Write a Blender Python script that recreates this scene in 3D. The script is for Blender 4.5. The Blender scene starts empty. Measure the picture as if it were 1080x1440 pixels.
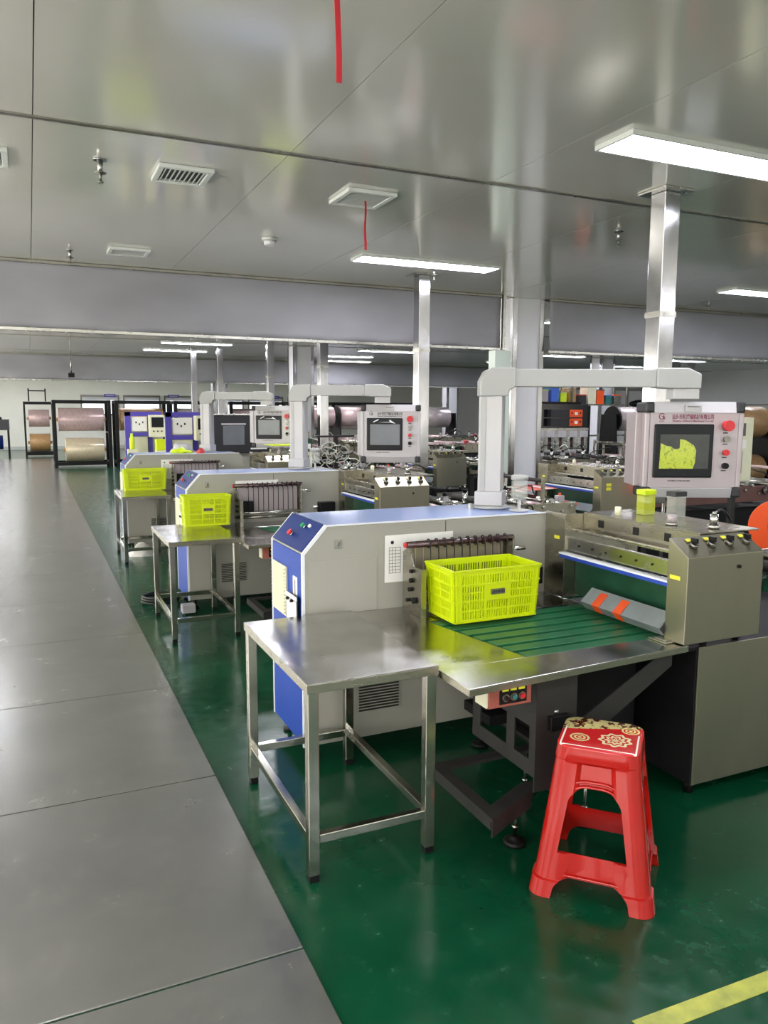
import bpy, bmesh, math, random
from math import sin, cos, pi, radians
from mathutils import Vector, Matrix
random.seed(7)
SC = bpy.context.scene
COL = SC.collection

# ------------------------------------------------------------------ camera
H, FPX = 1.5, 1090.0
YAW, PITCH, ROLL = 0.4265, 0.130, 0.004
cd = bpy.data.cameras.new('camera'); cam = bpy.data.objects.new('camera', cd); COL.objects.link(cam)
fw = Vector((sin(YAW)*cos(PITCH), cos(YAW)*cos(PITCH), -sin(PITCH)))
r0 = Vector((cos(YAW), -sin(YAW), 0)); u0 = r0.cross(fw)
rr = r0*cos(ROLL)+u0*sin(ROLL); uu = -r0*sin(ROLL)+u0*cos(ROLL)
m = Matrix((rr, uu, -fw)).transposed().to_4x4(); m.translation = (0, 0, H)
cam.matrix_world = m
cd.sensor_fit = 'VERTICAL'; cd.sensor_height = 24.0; cd.lens = FPX/1440*24.0
cd.clip_end = 200; cd.clip_start = 0.05
SC.camera = cam
# ------------------------------------------------------------------ world, exposure
W = bpy.data.worlds.new('world'); SC.world = W; W.use_nodes = True
W.node_tree.nodes['Background'].inputs[0].default_value = (0.8, 0.88, 1.0, 1)
W.node_tree.nodes['Background'].inputs[1].default_value = 0.6
SC.view_settings.view_transform = 'Standard'; SC.view_settings.look = 'None'
SC.view_settings.gamma = 1; SC.view_settings.use_curve_mapping = False
SC.view_settings.exposure = 0.60
LAMP_STRENGTH = 30.0
FILL_LEFT = 5.0  # glow of the fill windows added on the unseen left wall
FILL_FRONT = 1.5  # weaker glow of the fill windows added behind the camera
CEIL = 2.65

# ------------------------------------------------------------------ materials
MATS = {}
def srgb(h):
    if isinstance(h, str):
        c = [int(h[i:i+2], 16)/255 for i in (0, 2, 4)]
    else: c = [x/255 for x in h]
    return tuple(((x+0.055)/1.055)**2.4 if x > 0.04045 else x/12.92 for x in c)+(1,)
def mat(name, col, rough=0.5, metal=0.0, var=0.0, scale=8.0, bump=0.0, stretch=None, rvar=0.0, emis=None, alpha=1.0, trans=0.0, coat=0.0, col2=None, spec=0.5):
    mt = bpy.data.materials.new(name); mt.use_nodes = True
    N, L = mt.node_tree.nodes, mt.node_tree.links
    b = N['Principled BSDF']; c = srgb(col)
    b.inputs['Base Color'].default_value = c
    b.inputs['Roughness'].default_value = rough; b.inputs['Metallic'].default_value = metal
    b.inputs['Coat Weight'].default_value = coat; b.inputs['Coat Roughness'].default_value = .1
    b.inputs['Transmission Weight'].default_value = trans; b.inputs['Alpha'].default_value = alpha
    b.inputs['Specular IOR Level'].default_value = spec
    if emis:
        b.inputs['Emission Color'].default_value = srgb(emis[0]); b.inputs['Emission Strength'].default_value = emis[1]
    tc = N.new('ShaderNodeTexCoord'); mp = N.new('ShaderNodeMapping'); no = N.new('ShaderNodeTexNoise')
    L.new(tc.outputs['Object'], mp.inputs[0]); L.new(mp.outputs[0], no.inputs[0])
    if stretch: mp.inputs['Scale'].default_value = stretch
    no.inputs['Scale'].default_value = scale; no.inputs['Detail'].default_value = 5
    v = var if var else 0.04
    mx = N.new('ShaderNodeMix'); mx.data_type = 'RGBA'
    mr = N.new('ShaderNodeMapRange'); mr.inputs[1].default_value = .3; mr.inputs[2].default_value = .7
    L.new(no.outputs[0], mr.inputs[0]); L.new(mr.outputs[0], mx.inputs[0])
    d = srgb(col2) if col2 else tuple(x*(1-v) for x in c[:3])+(1,)
    e = c if col2 else tuple(min(1, x*(1+v)) for x in c[:3])+(1,)
    mx.inputs[6].default_value = e; mx.inputs[7].default_value = d
    L.new(mx.outputs[2], b.inputs['Base Color'])
    if rvar:
        m2 = N.new('ShaderNodeMapRange'); m2.inputs[1].default_value = .3; m2.inputs[2].default_value = .7
        m2.inputs[3].default_value = max(0.02, rough-rvar); m2.inputs[4].default_value = rough+rvar
        L.new(no.outputs[0], m2.inputs[0]); L.new(m2.outputs[0], b.inputs['Roughness'])
    if bump:
        bp = N.new('ShaderNodeBump'); bp.inputs['Strength'].default_value = bump; bp.inputs['Distance'].default_value = .01
        L.new(no.outputs[0], bp.inputs['Height']); L.new(bp.outputs[0], b.inputs['Normal'])
    MATS[name] = mt
    return mt
mat('steel', 'b8b7b2', .26, 1, .06, 10, .0, (1, 1, 1), .05)
mat('steel_dark', '8a8880', .34, 1, .12, 20, .05, None, .08)
mat('steel_bright', 'b4b4b6', .16, 1, .05, 6, .10, (1, 1, .6), .05)
mat('steel_brushed', 'a8a496', .27, 1, .05, 4, .0, (1, 1, 3), .05)
mat('steel_panel', '918d7c', .36, .9, .05, 3, .0, (2, 2, .6), .05)
mat('steel_leg', 'b0aea4', .14, 1, .05, 6, .02, None, .04)
mat('steel_top', 'b2b0ac', .20, 1, .14, 6, .04, (1, 1, 1), .09)
mat('chrome', 'e0e0e0', .1, 1)
mat('white_paint', 'd6d6d0', .38, 0, .03, 3, coat=.2)
mat('cabinet_grey', 'a09f96', .32, 0, .03, 2, coat=.3)
mat('cabinet_top', '86a2e0', .28, 0, .05, 3, coat=.4)
mat('blue_paint', '17409e', .5, 0, .06, 4, spec=.3)
mat('navy_paint', '102c74', .45, 0, .06, 4, spec=.3)
mat('edge_white', 'e8ecf4', .3)
mat('cream_plastic', 'd9d8bd', .45)
mat('black', '0c0c0e', .5, 0, .2, spec=.3)
mat('black_gloss', '101218', .15, 0, .1)
mat('charcoal', '2a2b30', .45, 0, .1)
mat('frame_grey', '2a2928', .5, 0, .15, 10, spec=.35)
mat('dark_machine', '111113', .6, 0, .2, 10, spec=.25)
mat('rubber', '17130f', .5)
mat('panel_tan', '8a826e', .35, .2, .08, 6)
mat('maroon_rod', '3a1f24', .25, 0, .1, coat=.4)
mat('red_plastic', 'aa120c', .26, 0, .05, 3, coat=.35)
mat('red', 'c8242c', .35); mat('red_ribbon', 'b8202c', .6)
mat('green_button', '1e9a5a', .3); mat('teal', '2e6d6a', .4)
mat('orange', 'e8541c', .45, coat=.2); mat('yellow', 'e6e23c', .5)
mat('crate_yellow', 'ccde00', .42, 0, .03, 6)
mat('lime', 'c8e018', .5, 0, .1, 12)
mat('green_belt', '145c3a', .33, 0, .15, 12)
mat('green_dark', '1c4a36', .4, 0, .2, 12)
mat('blue_bar', '2446b4', .4, 0, .08, coat=.3)
mat('purple_paint', '4a3fa8', .4, 0, .08, coat=.3)
mat('panel_pink', 'b4aaae', .38, .25, .03, 3)
mat('panel_white', 'bebcc0', .4, .2, .03, 3)
mat('arm_white', 'bab9bb', .4, .0, .04, 4, coat=.2)
mat('arm_grey', 'a8a9a8', .42, .0, .04, 4, coat=.2)
mat('screen_glass', '15181c', .35, 0, .1, spec=.25)
mat('screen_grey', '6f747a', .2, 0, .06)
mat('screen_grid', '3a3d3a', .35, 0, .2, 20)
mat('paper', 'e9e9e6', .7); mat('ink', '2a2a30', .6); mat('ink_red', '7e2448', .5)
mat('control_red', '9a5548', .5, 0, .1, 10)
mat('acrylic', 'c9cdc6', .25, 0, .05, alpha=.35)
mat('acrylic_yellow', 'c8d43c', .25, 0, .05, alpha=.5)
mat('film_silver', 'dcd2d2', .2, .2, .45, 26, .15, (14, .4, .4), .06, col2='94868a')
mat('film_gold', 'ecdfa8', .2, .2, .45, 26, .15, (14, .4, .4), .06, col2='b4a8ac')
mat('film_rose', 'e0ccc8', .2, .2, .45, 26, .15, (14, .4, .4), .06, col2='a88488')
mat('film_tan', 'd8b07c', .3, .1, .45, 26, .1, (14, .4, .4), .06, col2='7a5a3a')
mat('wall_white', 'f2f2ea', .6, 0, .03, 1.5)
mat('wall_grey', 'd0d0d4', .6, 0, .03, 1.5)
mat('column_white', 'e2e2e8', .45, 0, .03, 2, coat=.2)
mat('column_green', 'cfdcd2', .45, 0, .03, 2, coat=.2)
mat('valance', '94949a', .6, 0, .14, 1.2, .25, (.7, 1, 1.5))
mat('grille_dark', '2c3234', .6); mat('vent_white', 'c6cac6', .45)
mat('cord_white', 'd8dcd0', .4); mat('cord_black', '121212', .5)
mat('blue_cap', '3f6cd0', .4); mat('yellow_line', 'b8bc4c', .45, 0, .25, 18, col2='8a9440')
mat('window_glass', 'e6ecec', .15, 0, .03, emis=('f2f8fa', .9))
mat('fill_pane_left', 'ffffff', .5, emis=('fffaf0', FILL_LEFT))
mat('fill_pane_front', 'ffffff', .5, emis=('fffaf0', FILL_FRONT))
mat('lamp_glow', 'ffffff', .5, emis=('f4f4ff', LAMP_STRENGTH))
mat('guard_film', '9aa3a6', .25, .5, .1, 10)
mat('brown_rail', '6e4c48', .45, .2, .1)

# floors and ceiling: richer node trees
def nodes(name):
    mt = bpy.data.materials.new(name); mt.use_nodes = True; MATS[name] = mt
    return mt, mt.node_tree.nodes, mt.node_tree.links, mt.node_tree.nodes['Principled BSDF']
def noise(N, L, scale, detail=6, stretch=(1, 1, 1), rough=.55, dist=0.0):
    tc = N.new('ShaderNodeTexCoord'); mp = N.new('ShaderNodeMapping'); no = N.new('ShaderNodeTexNoise')
    mp.inputs['Scale'].default_value = stretch
    L.new(tc.outputs['Object'], mp.inputs[0]); L.new(mp.outputs[0], no.inputs[0])
    no.inputs['Scale'].default_value = scale; no.inputs['Detail'].default_value = detail
    no.inputs['Roughness'].default_value = rough; no.inputs['Distortion'].default_value = dist
    return no.outputs[0]
def ramp(N, L, src, stops):
    r = N.new('ShaderNodeValToRGB'); L.new(src, r.inputs[0]); e = r.color_ramp.elements
    while len(e) < len(stops): e.new(.5)
    for k, (p, c) in enumerate(stops):
        e[k].position = p; e[k].color = c if not isinstance(c, (int, float)) else (c, c, c, 1)
    return r.outputs[0]
def mixc(N, L, fac, a, b, mode='MIX'):
    mx = N.new('ShaderNodeMix'); mx.data_type = 'RGBA'; mx.blend_type = mode
    for i, s in ((0, fac), (6, a), (7, b)):
        if hasattr(s, 'is_output'): L.new(s, mx.inputs[i])
        else: mx.inputs[i].default_value = s
    return mx.outputs[2]
def bump(N, L, b, src, s, d=.01):
    bp = N.new('ShaderNodeBump'); bp.inputs['Strength'].default_value = s; bp.inputs['Distance'].default_value = d
    L.new(src, bp.inputs['Height']); L.new(bp.outputs[0], b.inputs['Normal'])
mt, N, L, b = nodes('green_floor')
n1 = noise(N, L, 1.6); n2 = noise(N, L, 14, 8)
c1 = ramp(N, L, n1, [(.3, srgb('053822')), (.7, srgb('0b4b31'))])
c2 = mixc(N, L, ramp(N, L, n2, [(.58, 0), (.76, .22)]), c1, srgb('2f6e52'))
L.new(c2, b.inputs['Base Color']); L.new(ramp(N, L, n2, [(.3, .13), (.75, .30)]), b.inputs['Roughness'])
bump(N, L, b, noise(N, L, 7, 3), .10, .02)
mt, N, L, b = nodes('plate_floor')
n1 = noise(N, L, 2.2, 6); n2 = noise(N, L, 5, 12, (1, 1, 1), .72, .3)
c1 = ramp(N, L, n1, [(.3, srgb('a4a5a4')), (.7, srgb('b2b2b0'))])
c2 = mixc(N, L, ramp(N, L, n2, [(.5, 0), (.75, .28)]), c1, srgb('cccbc4'))
L.new(c2, b.inputs['Base Color']); b.inputs['Metallic'].default_value = .85
L.new(ramp(N, L, n2, [(.25, .215), (.75, .29)]), b.inputs['Roughness'])
bump(N, L, b, n1, .08, .01)
mt, N, L, b = nodes('ceiling_panel')
n1 = noise(N, L, .8, 3)
L.new(ramp(N, L, n1, [(.3, srgb('cccbc2')), (.7, srgb('d6d5ce'))]), b.inputs['Base Color'])
b.inputs['Roughness'].default_value = .13; b.inputs['Metallic'].default_value = .35; b.inputs['Specular IOR Level'].default_value = .7
bump(N, L, b, noise(N, L, 1.1, 2, (1, .25, 1)), .10, .03)
# stool seat print
mt, N, L, b = nodes('seat_print')
tc = N.new('ShaderNodeTexCoord')
def math_(op, a, c=None):
    mm = N.new('ShaderNodeMath'); mm.operation = op
    for i, s in enumerate((a, c)):
        if s is None: continue
        if hasattr(s, 'is_output'): L.new(s, mm.inputs[i])
        else: mm.inputs[i].default_value = s
    return mm.outputs[0]
sx = N.new('ShaderNodeSeparateXYZ'); L.new(tc.outputs['Object'], sx.inputs[0])
X_, Y_ = sx.outputs[0], sx.outputs[1]
def rings(cx, cy, rad, freq, petals=0):
    dx = math_('SUBTRACT', X_, cx); dy = math_('SUBTRACT', Y_, cy)
    r = math_('SQRT', math_('ADD', math_('MULTIPLY', dx, dx), math_('MULTIPLY', dy, dy)))
    if petals:
        a = math_('ARCTAN2', dy, dx)
        r = math_('ADD', r, math_('MULTIPLY', math_('SINE', math_('MULTIPLY', a, petals)), rad*.10))
    inside = math_('LESS_THAN', r, rad)
    w = math_('GREATER_THAN', math_('SINE', math_('MULTIPLY', r, freq)), -.1)
    return math_('MULTIPLY', inside, w)
f1 = rings(-.062, -.045, .036, 520, 0); f2 = rings(.045, -.03, .048, 330, 9); f3 = rings(.085, .06, .03, 560, 0)
edge = math_('GREATER_THAN', math_('ADD', Y_, math_('MULTIPLY', X_, -.35)), .048)
red, cream = srgb('c01c20'), srgb('cfc48c')
base = mixc(N, L, edge, red, mixc(N, L, ramp(N, L, noise(N, L, 45, 3), [(.52, 0), (.56, 1)]), srgb('c8bc80'), srgb('5a2418')))
base = mixc(N, L, f1, base, cream); base = mixc(N, L, f2, base, srgb('e0d4a8')); base = mixc(N, L, f3, base, srgb('e8d890'))
ab = N.new('ShaderNodeMath')
q = math_('MAXIMUM', math_('ABSOLUTE', math_('ADD', X_, 0)), math_('ABSOLUTE', math_('ADD', Y_, 0)))
line = math_('MULTIPLY', math_('GREATER_THAN', q, .110), math_('LESS_THAN', q, .115))
line = math_('MULTIPLY', line, math_('LESS_THAN', Y_, .03))
base = mixc(N, L, line, base, srgb('efe6dc'))
L.new(base, b.inputs['Base Color']); b.inputs['Roughness'].default_value = .22; b.inputs['Coat Weight'].default_value = .4
# machine screen with lime glove-like shape
mt, N, L, b = nodes('screen_lime')
c = ramp(N, L, noise(N, L, 30, 4, (1, 1, 1), .5, 2.0), [(.36, srgb('7c8c24')), (.45, srgb('a4b226')), (.62, srgb('acbb30')), (.7, srgb('98a628'))])
L.new(c, b.inputs['Base Color']); L.new(c, b.inputs['Emission Color']); b.inputs['Emission Strength'].default_value = .12
b.inputs['Roughness'].default_value = .15

# ------------------------------------------------------------------ mesh helpers
OFF = {}
class MB:
    def __init__(s, default='steel'):
        s.bm = bmesh.new(); s.slots = []; s.d = default; s.M = None
    def _m(s, faces, mt):
        mt = mt or s.d
        if mt not in s.slots: s.slots.append(mt)
        i = s.slots.index(mt)
        for f in faces: f.material_index = i
    def poly(s, pts, mt=None):
        vs = [s.bm.verts.new(p) for p in pts]; f = s.bm.faces.new(vs); s._m([f], mt); return f
    def box(s, x0, x1, y0, y1, z0, z1, mt=None):
        v = [s.bm.verts.new(p) for p in ((x0,y0,z0),(x1,y0,z0),(x1,y1,z0),(x0,y1,z0),(x0,y0,z1),(x1,y0,z1),(x1,y1,z1),(x0,y1,z1))]
        fs = [s.bm.faces.new([v[i] for i in q]) for q in ((3,2,1,0),(4,5,6,7),(0,1,5,4),(1,2,6,5),(2,3,7,6),(3,0,4,7))]
        s._m(fs, mt); return v
    def prism(s, pts, vec, mt=None):
        a = [Vector(p) for p in pts]; vec = Vector(vec)
        v0 = [s.bm.verts.new(p) for p in a]; v1 = [s.bm.verts.new(p+vec) for p in a]; n = len(a)
        fs = [s.bm.faces.new(v0), s.bm.faces.new(list(reversed(v1)))]
        for i in range(n): fs.append(s.bm.faces.new((v0[i], v1[i], v1[(i+1) % n], v0[(i+1) % n])))
        s._m(fs, mt)
        bmesh.ops.recalc_face_normals(s.bm, faces=fs)
    def cyl(s, p0, p1, r, mt=None, seg=14, r1=None):
        p0, p1 = Vector(p0), Vector(p1); r1 = r if r1 is None else r1
        ax = (p1-p0).normalized(); t = Vector((0, 0, 1)) if abs(ax.z) < .9 else Vector((1, 0, 0))
        a = ax.cross(t).normalized(); b_ = ax.cross(a)
        A, B = [], []
        for i in range(seg):
            w = 2*pi*i/seg; d = a*cos(w)+b_*sin(w)
            A.append(s.bm.verts.new(p0+d*r)); B.append(s.bm.verts.new(p1+d*r1))
        fs = [s.bm.faces.new(A), s.bm.faces.new(list(reversed(B)))]
        for i in range(seg):
            f = s.bm.faces.new((A[i], B[i], B[(i+1) % seg], A[(i+1) % seg])); f.smooth = True; fs.append(f)
        s._m(fs, mt); bmesh.ops.recalc_face_normals(s.bm, faces=fs)
    def tube(s, pts, r, mt=None, seg=8):
        P = [Vector(p) for p in pts]; rings_ = []
        prev = None
        for i, p in enumerate(P):
            t = (P[min(i+1, len(P)-1)]-P[max(i-1, 0)]).normalized()
            if prev is None:
                ref = Vector((0, 0, 1)) if abs(t.z) < .9 else Vector((1, 0, 0)); a = t.cross(ref).normalized()
            else: a = (prev-t*prev.dot(t)).normalized()
            prev = a; b_ = t.cross(a)
            rings_.append([s.bm.verts.new(p+(a*cos(2*pi*k/seg)+b_*sin(2*pi*k/seg))*r) for k in range(seg)])
        fs = [s.bm.faces.new(rings_[0]), s.bm.faces.new(list(reversed(rings_[-1])))]
        for A, B in zip(rings_, rings_[1:]):
            for k in range(seg):
                f = s.bm.faces.new((A[k], B[k], B[(k+1) % seg], A[(k+1) % seg])); f.smooth = True; fs.append(f)
        s._m(fs, mt); bmesh.ops.recalc_face_normals(s.bm, faces=fs)
    def lathe(s, prof, c, mt=None, seg=20):
        c = Vector(c); R_ = []
        for r, z in prof:
            R_.append([s.bm.verts.new(c+Vector((max(r, 1e-4)*cos(2*pi*k/seg), max(r, 1e-4)*sin(2*pi*k/seg), z))) for k in range(seg)])
        fs = []
        for A, B in zip(R_, R_[1:]):
            for k in range(seg):
                f = s.bm.faces.new((A[k], A[(k+1) % seg], B[(k+1) % seg], B[k])); f.smooth = True; fs.append(f)
        fs += [s.bm.faces.new(list(reversed(R_[0]))), s.bm.faces.new(R_[-1])]
        s._m(fs, mt); bmesh.ops.recalc_face_normals(s.bm, faces=fs)
    def plane_xz(s, x0, x1, z0, z1, y, t, mt=None): s.box(x0, x1, y-t, y, z0, z1, mt)
    def build(s, name, parent=None, loc=None, bevel=0, label=None):
        me = bpy.data.meshes.new(name)
        off = Vector(OFF[parent.name]) if parent else Vector(loc or (0, 0, 0))
        if s.M: s.bm.transform(s.M)
        s.bm.transform(Matrix.Translation(-off))
        s.bm.normal_update(); s.bm.to_mesh(me); s.bm.free()
        for k in s.slots: me.materials.append(MATS[k])
        o = bpy.data.objects.new(name, me); COL.objects.link(o)
        if parent: o.parent = parent; OFF[o.name] = OFF[parent.name]
        else: o.location = off; OFF[o.name] = tuple(off)
        if bevel:
            md = o.modifiers.new('bevel', 'BEVEL'); md.width = bevel; md.segments = 2; md.limit_method = 'ANGLE'; md.angle_limit = radians(50)
            md.harden_normals = False
        if label: o['label'] = label
        return o
def quick(name, parent, fn, mt='steel', bevel=0, label=None):
    k = MB(mt); fn(k); return k.build(name, parent, bevel=bevel, label=label)
def thing(name, label, cat, loc, rotz=0, group=None, local=False):
    o = bpy.data.objects.new(name, None); COL.objects.link(o)
    o.location = loc; o.rotation_euler = (0, 0, rotz); o['label'] = label; o['category'] = cat
    if group: o['group'] = group
    o.empty_display_size = .1
    OFF[o.name] = (0, 0, 0) if local or rotz else tuple(loc)
    return o
def tag(o, label, cat, group=None, kind=None):
    o['label'] = label; o['category'] = cat
    if group: o['group'] = group
    if kind: o['kind'] = kind
    return o
def structure(o): o['kind'] = 'structure'; return o
def dup(src, label, d=(0, 0, 0), loc=None, rotz=None, group=None):
    r = src.copy(); COL.objects.link(r)
    r.location = Vector(loc) if loc is not None else src.location+Vector(d)
    if rotz is not None: r.rotation_euler = (0, 0, rotz)
    r['label'] = label
    if group: r['group'] = group
    def rec(a, b_):
        for ch in list(a.children):
            c = ch.copy(); COL.objects.link(c); c.parent = b_
            rec(ch, c)
    rec(src, r)
    return r
def text_mesh(name, body, size, mtx, mt, parent, depth=.0006, width=None, bold=0.0, label=None):
    cu = bpy.data.curves.new('txt', 'FONT'); cu.body = body; cu.size = size; cu.extrude = depth; cu.offset = bold
    cu.align_x = 'CENTER'; cu.align_y = 'CENTER'; cu.resolution_u = 3
    to = bpy.data.objects.new('txt', cu); COL.objects.link(to)
    bpy.context.view_layer.update()
    dg = bpy.context.evaluated_depsgraph_get()
    me = bpy.data.meshes.new_from_object(to.evaluated_get(dg))
    bpy.data.objects.remove(to)
    bpy.data.curves.remove(cu)
    if width and len(me.vertices):
        xs = [v.co.x for v in me.vertices]; w = max(xs)-min(xs)
        if w > 0:
            for v in me.vertices: v.co.x *= width/w
    off = Vector(OFF[parent.name])
    me.transform(Matrix.Translation(-off) @ mtx)
    me.materials.clear(); me.materials.append(MATS[mt])
    o = bpy.data.objects.new(name, me); COL.objects.link(o); o.parent = parent; OFF[o.name] = OFF[parent.name]
    if label: o['label'] = label
    return o
def face_mtx(origin, right, up):
    r, u = Vector(right).normalized(), Vector(up).normalized(); n = r.cross(u)
    mm = Matrix((r, u, n)).transposed().to_4x4(); mm.translation = Vector(origin); return mm

# ------------------------------------------------------------------ building shell
XL, XR, YB, YF = -3.0, 18.0, 32.0, -5.0
k = MB('green_floor'); k.box(XL, XR, YF, YB, -.1, 0); structure(k.build('floor'))
k = MB('plate_floor')
y = 3.045-1.135*7
while y < 26:
    k.box(XL+.01, .625, y+.004, min(y+1.131, 26), -.02, .006); y += 1.135
o = structure(k.build('floor')); md = o.modifiers.new('b', 'BEVEL'); md.width = .002; md.segments = 1
k = MB('yellow_line'); k.prism([(1.285, 1.330, .001), (1.29, 1.275, .001), (3.2, 1.215, .001), (3.2, 1.27, .001)], (0, 0, .0015)); structure(k.build('trim_1'))
# ceiling of sandwich panels with thin joints
k = MB('ceiling_panel')
xs = [XL]+[1.13-1.06*i for i in range(3, 0, -1)]+[1.13+1.06*i for i in range(0, 16)]+[XR]
ys = [YF, .2, 3.53, 6.86, 10.2, 13.5, 16.8, 20.1, 23.4, 26.7, YB]
for i in range(len(xs)-1):
    for j in range(len(ys)-1):
        g = .004
        k.box(xs[i]+g/2, xs[i+1]-g/2, ys[j]+g, ys[j+1]-g, CEIL, CEIL+.05)
k.box(XL, XR, YF, YB, CEIL+.05, CEIL+.1, 'charcoal')
structure(k.build('ceiling'))
k = MB('steel_dark')
for yy in ys[1:-1]:
    k.box(XL, XR, yy-.016, yy+.016, CEIL-.006, CEIL-.0002)
structure(k.build('trim_2'))
k = MB('wall_white'); k.box(XL-.1, XL, YF, YB, 0, CEIL+.1); structure(k.build('wall_left'))
k = MB('wall_grey'); k.box(XR, XR+.1, YF, YB, 0, CEIL+.1); structure(k.build('wall_right'))
k = MB('wall_white'); k.box(XL-.1, XR+.1, YB, YB+.1, 0, CEIL+.1); structure(k.build('wall_back'))
k = MB('wall_white'); k.box(XL-.1, XR+.1, YF-.1, YF, 0, CEIL+.1); structure(k.build('wall_front'))
k = MB('vent_white'); k.box(XL, XR, YB-.02, YB, .001, .12); structure(k.build('baseboard_back'))
# out-of-view glowing windows, added as fill light on the left and front walls
def fill_window(n, x0, x1, y0, y1, side):
    z0, z1, e = .75, 2.35, .012
    fr = MB('vent_white')
    if side == 'left':
        for (a, b_, c, d) in ((y0, y1, z0, z0+.05), (y0, y1, z1-.05, z1), (y0, y0+.05, z0+.05, z1-.05), (y1-.05, y1, z0+.05, z1-.05), ((y0+y1)/2-.02, (y0+y1)/2+.02, z0+.05, z1-.05)):
            fr.box(XL+.0005, XL+.04, a, b_, c, d)
        w = structure(fr.build('window_%d' % n, loc=(XL, y0, z0))); g = MB('fill_pane_left'); g.box(XL+.01, XL+.02, y0+.05, y1-.05, z0+.05, z1-.05)
    else:
        for (a, b_, c, d) in ((x0, x1, z0, z0+.05), (x0, x1, z1-.05, z1), (x0, x0+.05, z0+.05, z1-.05), (x1-.05, x1, z0+.05, z1-.05), ((x0+x1)/2-.02, (x0+x1)/2+.02, z0+.05, z1-.05)):
            fr.box(a, b_, YF+.0005, YF+.04, c, d)
        w = structure(fr.build('window_%d' % n, loc=(x0, YF, z0))); g = MB('fill_pane_front'); g.box(x0+.05, x1-.05, YF+.01, YF+.02, z0+.05, z1-.05)
    g.build('window_pane', w)
for i in range(10): fill_window(10+i, 0, 0, -4+i*3.4, -4+i*3.4+2.9, 'left')
for i in range(5): fill_window(30+i, -2.6+i*4.1, -2.6+i*4.1+3.5, 0, 0, 'front')
# back wall: long grey shop windows with lit glass
for i, (x0, x1) in enumerate([(1.8, 3.2), (3.35, 4.75), (4.9, 6.2), (6.6, 8.1), (8.3, 9.8), (10.0, 11.5)]):
    fr = MB('steel_dark')
    for a in ((x0, x1, 1.98, 2.06), (x0, x1, 1.28, 1.34), (x0, x0+.05, 1.34, 1.98), (x1-.05, x1, 1.34, 1.98)):
        fr.box(a[0], a[1], YB-.06, YB-.001, a[2], a[3])
    fr.box(x0+.05, x1-.05, YB-.05, YB-.004, 1.86, 1.98, 'wall_grey')
    w = structure(fr.build('window_%d' % (i+1), loc=(x0, YB, 1.28)))
    g = MB('window_glass'); g.box(x0+.05, x1-.05, YB-.035, YB-.02, 1.34, 1.86); g.build('window_pane', w)
for i, x in enumerate((2.65, 5.05, 9.2)):
    t = thing('wall_sign', 'small violet sign with white lettering on the back wall, ' + ['leftmost one above the film racks', 'above the violet framed machines', 'the rightmost one'][i], 'sign', (x, YB-.08, 1.98))
    quick('plate', t, lambda k: k.box(x, x+.42, YB-.10, YB-.08, 1.98, 2.09), 'purple_paint', .004)
    quick('lettering', t, lambda k: [k.box(x+.06+.045*q, x+.09+.045*q, YB-.104, YB-.1003, 2.02, 2.05) for q in range(7)], 'paper', label='white characters')

# ------------------------------------------------------------------ ceiling fittings
def light(x, y, lab):
    t = thing('ceiling_light', lab, 'ceiling light', (x, y, CEIL), group='flat ceiling lights')
    w, d = 1.18, .215
    k = MB('vent_white'); z0, z1 = CEIL-.022, CEIL-.0005
    k.box(x, x+w, y-.012, y, z0, z1); k.box(x, x+w, y+d, y+d+.012, z0, z1)
    k.box(x-.012, x, y-.012, y+d+.012, z0, z1); k.box(x+w, x+w+.012, y-.012, y+d+.012, z0, z1)
    k.build('frame', t)
    quick('diffuser', t, lambda k: k.box(x, x+w, y, y+d, CEIL-.016, CEIL-.002), 'lamp_glow')
    return t
L0 = light(2.32, 2.64, 'big bright rectangular ceiling light at the upper right, nearest one')
rows = [(2.30, 5.45, 'bright ceiling light behind the nearest one, above the hanging curtain edge at mid width'),
        (6.05, 5.40, 'bright ceiling light cut off by the right edge of the photo, before the grey curtain')]
for x, y, l in rows: dup(L0, l, (x-2.32, y-2.64, 0))
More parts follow.
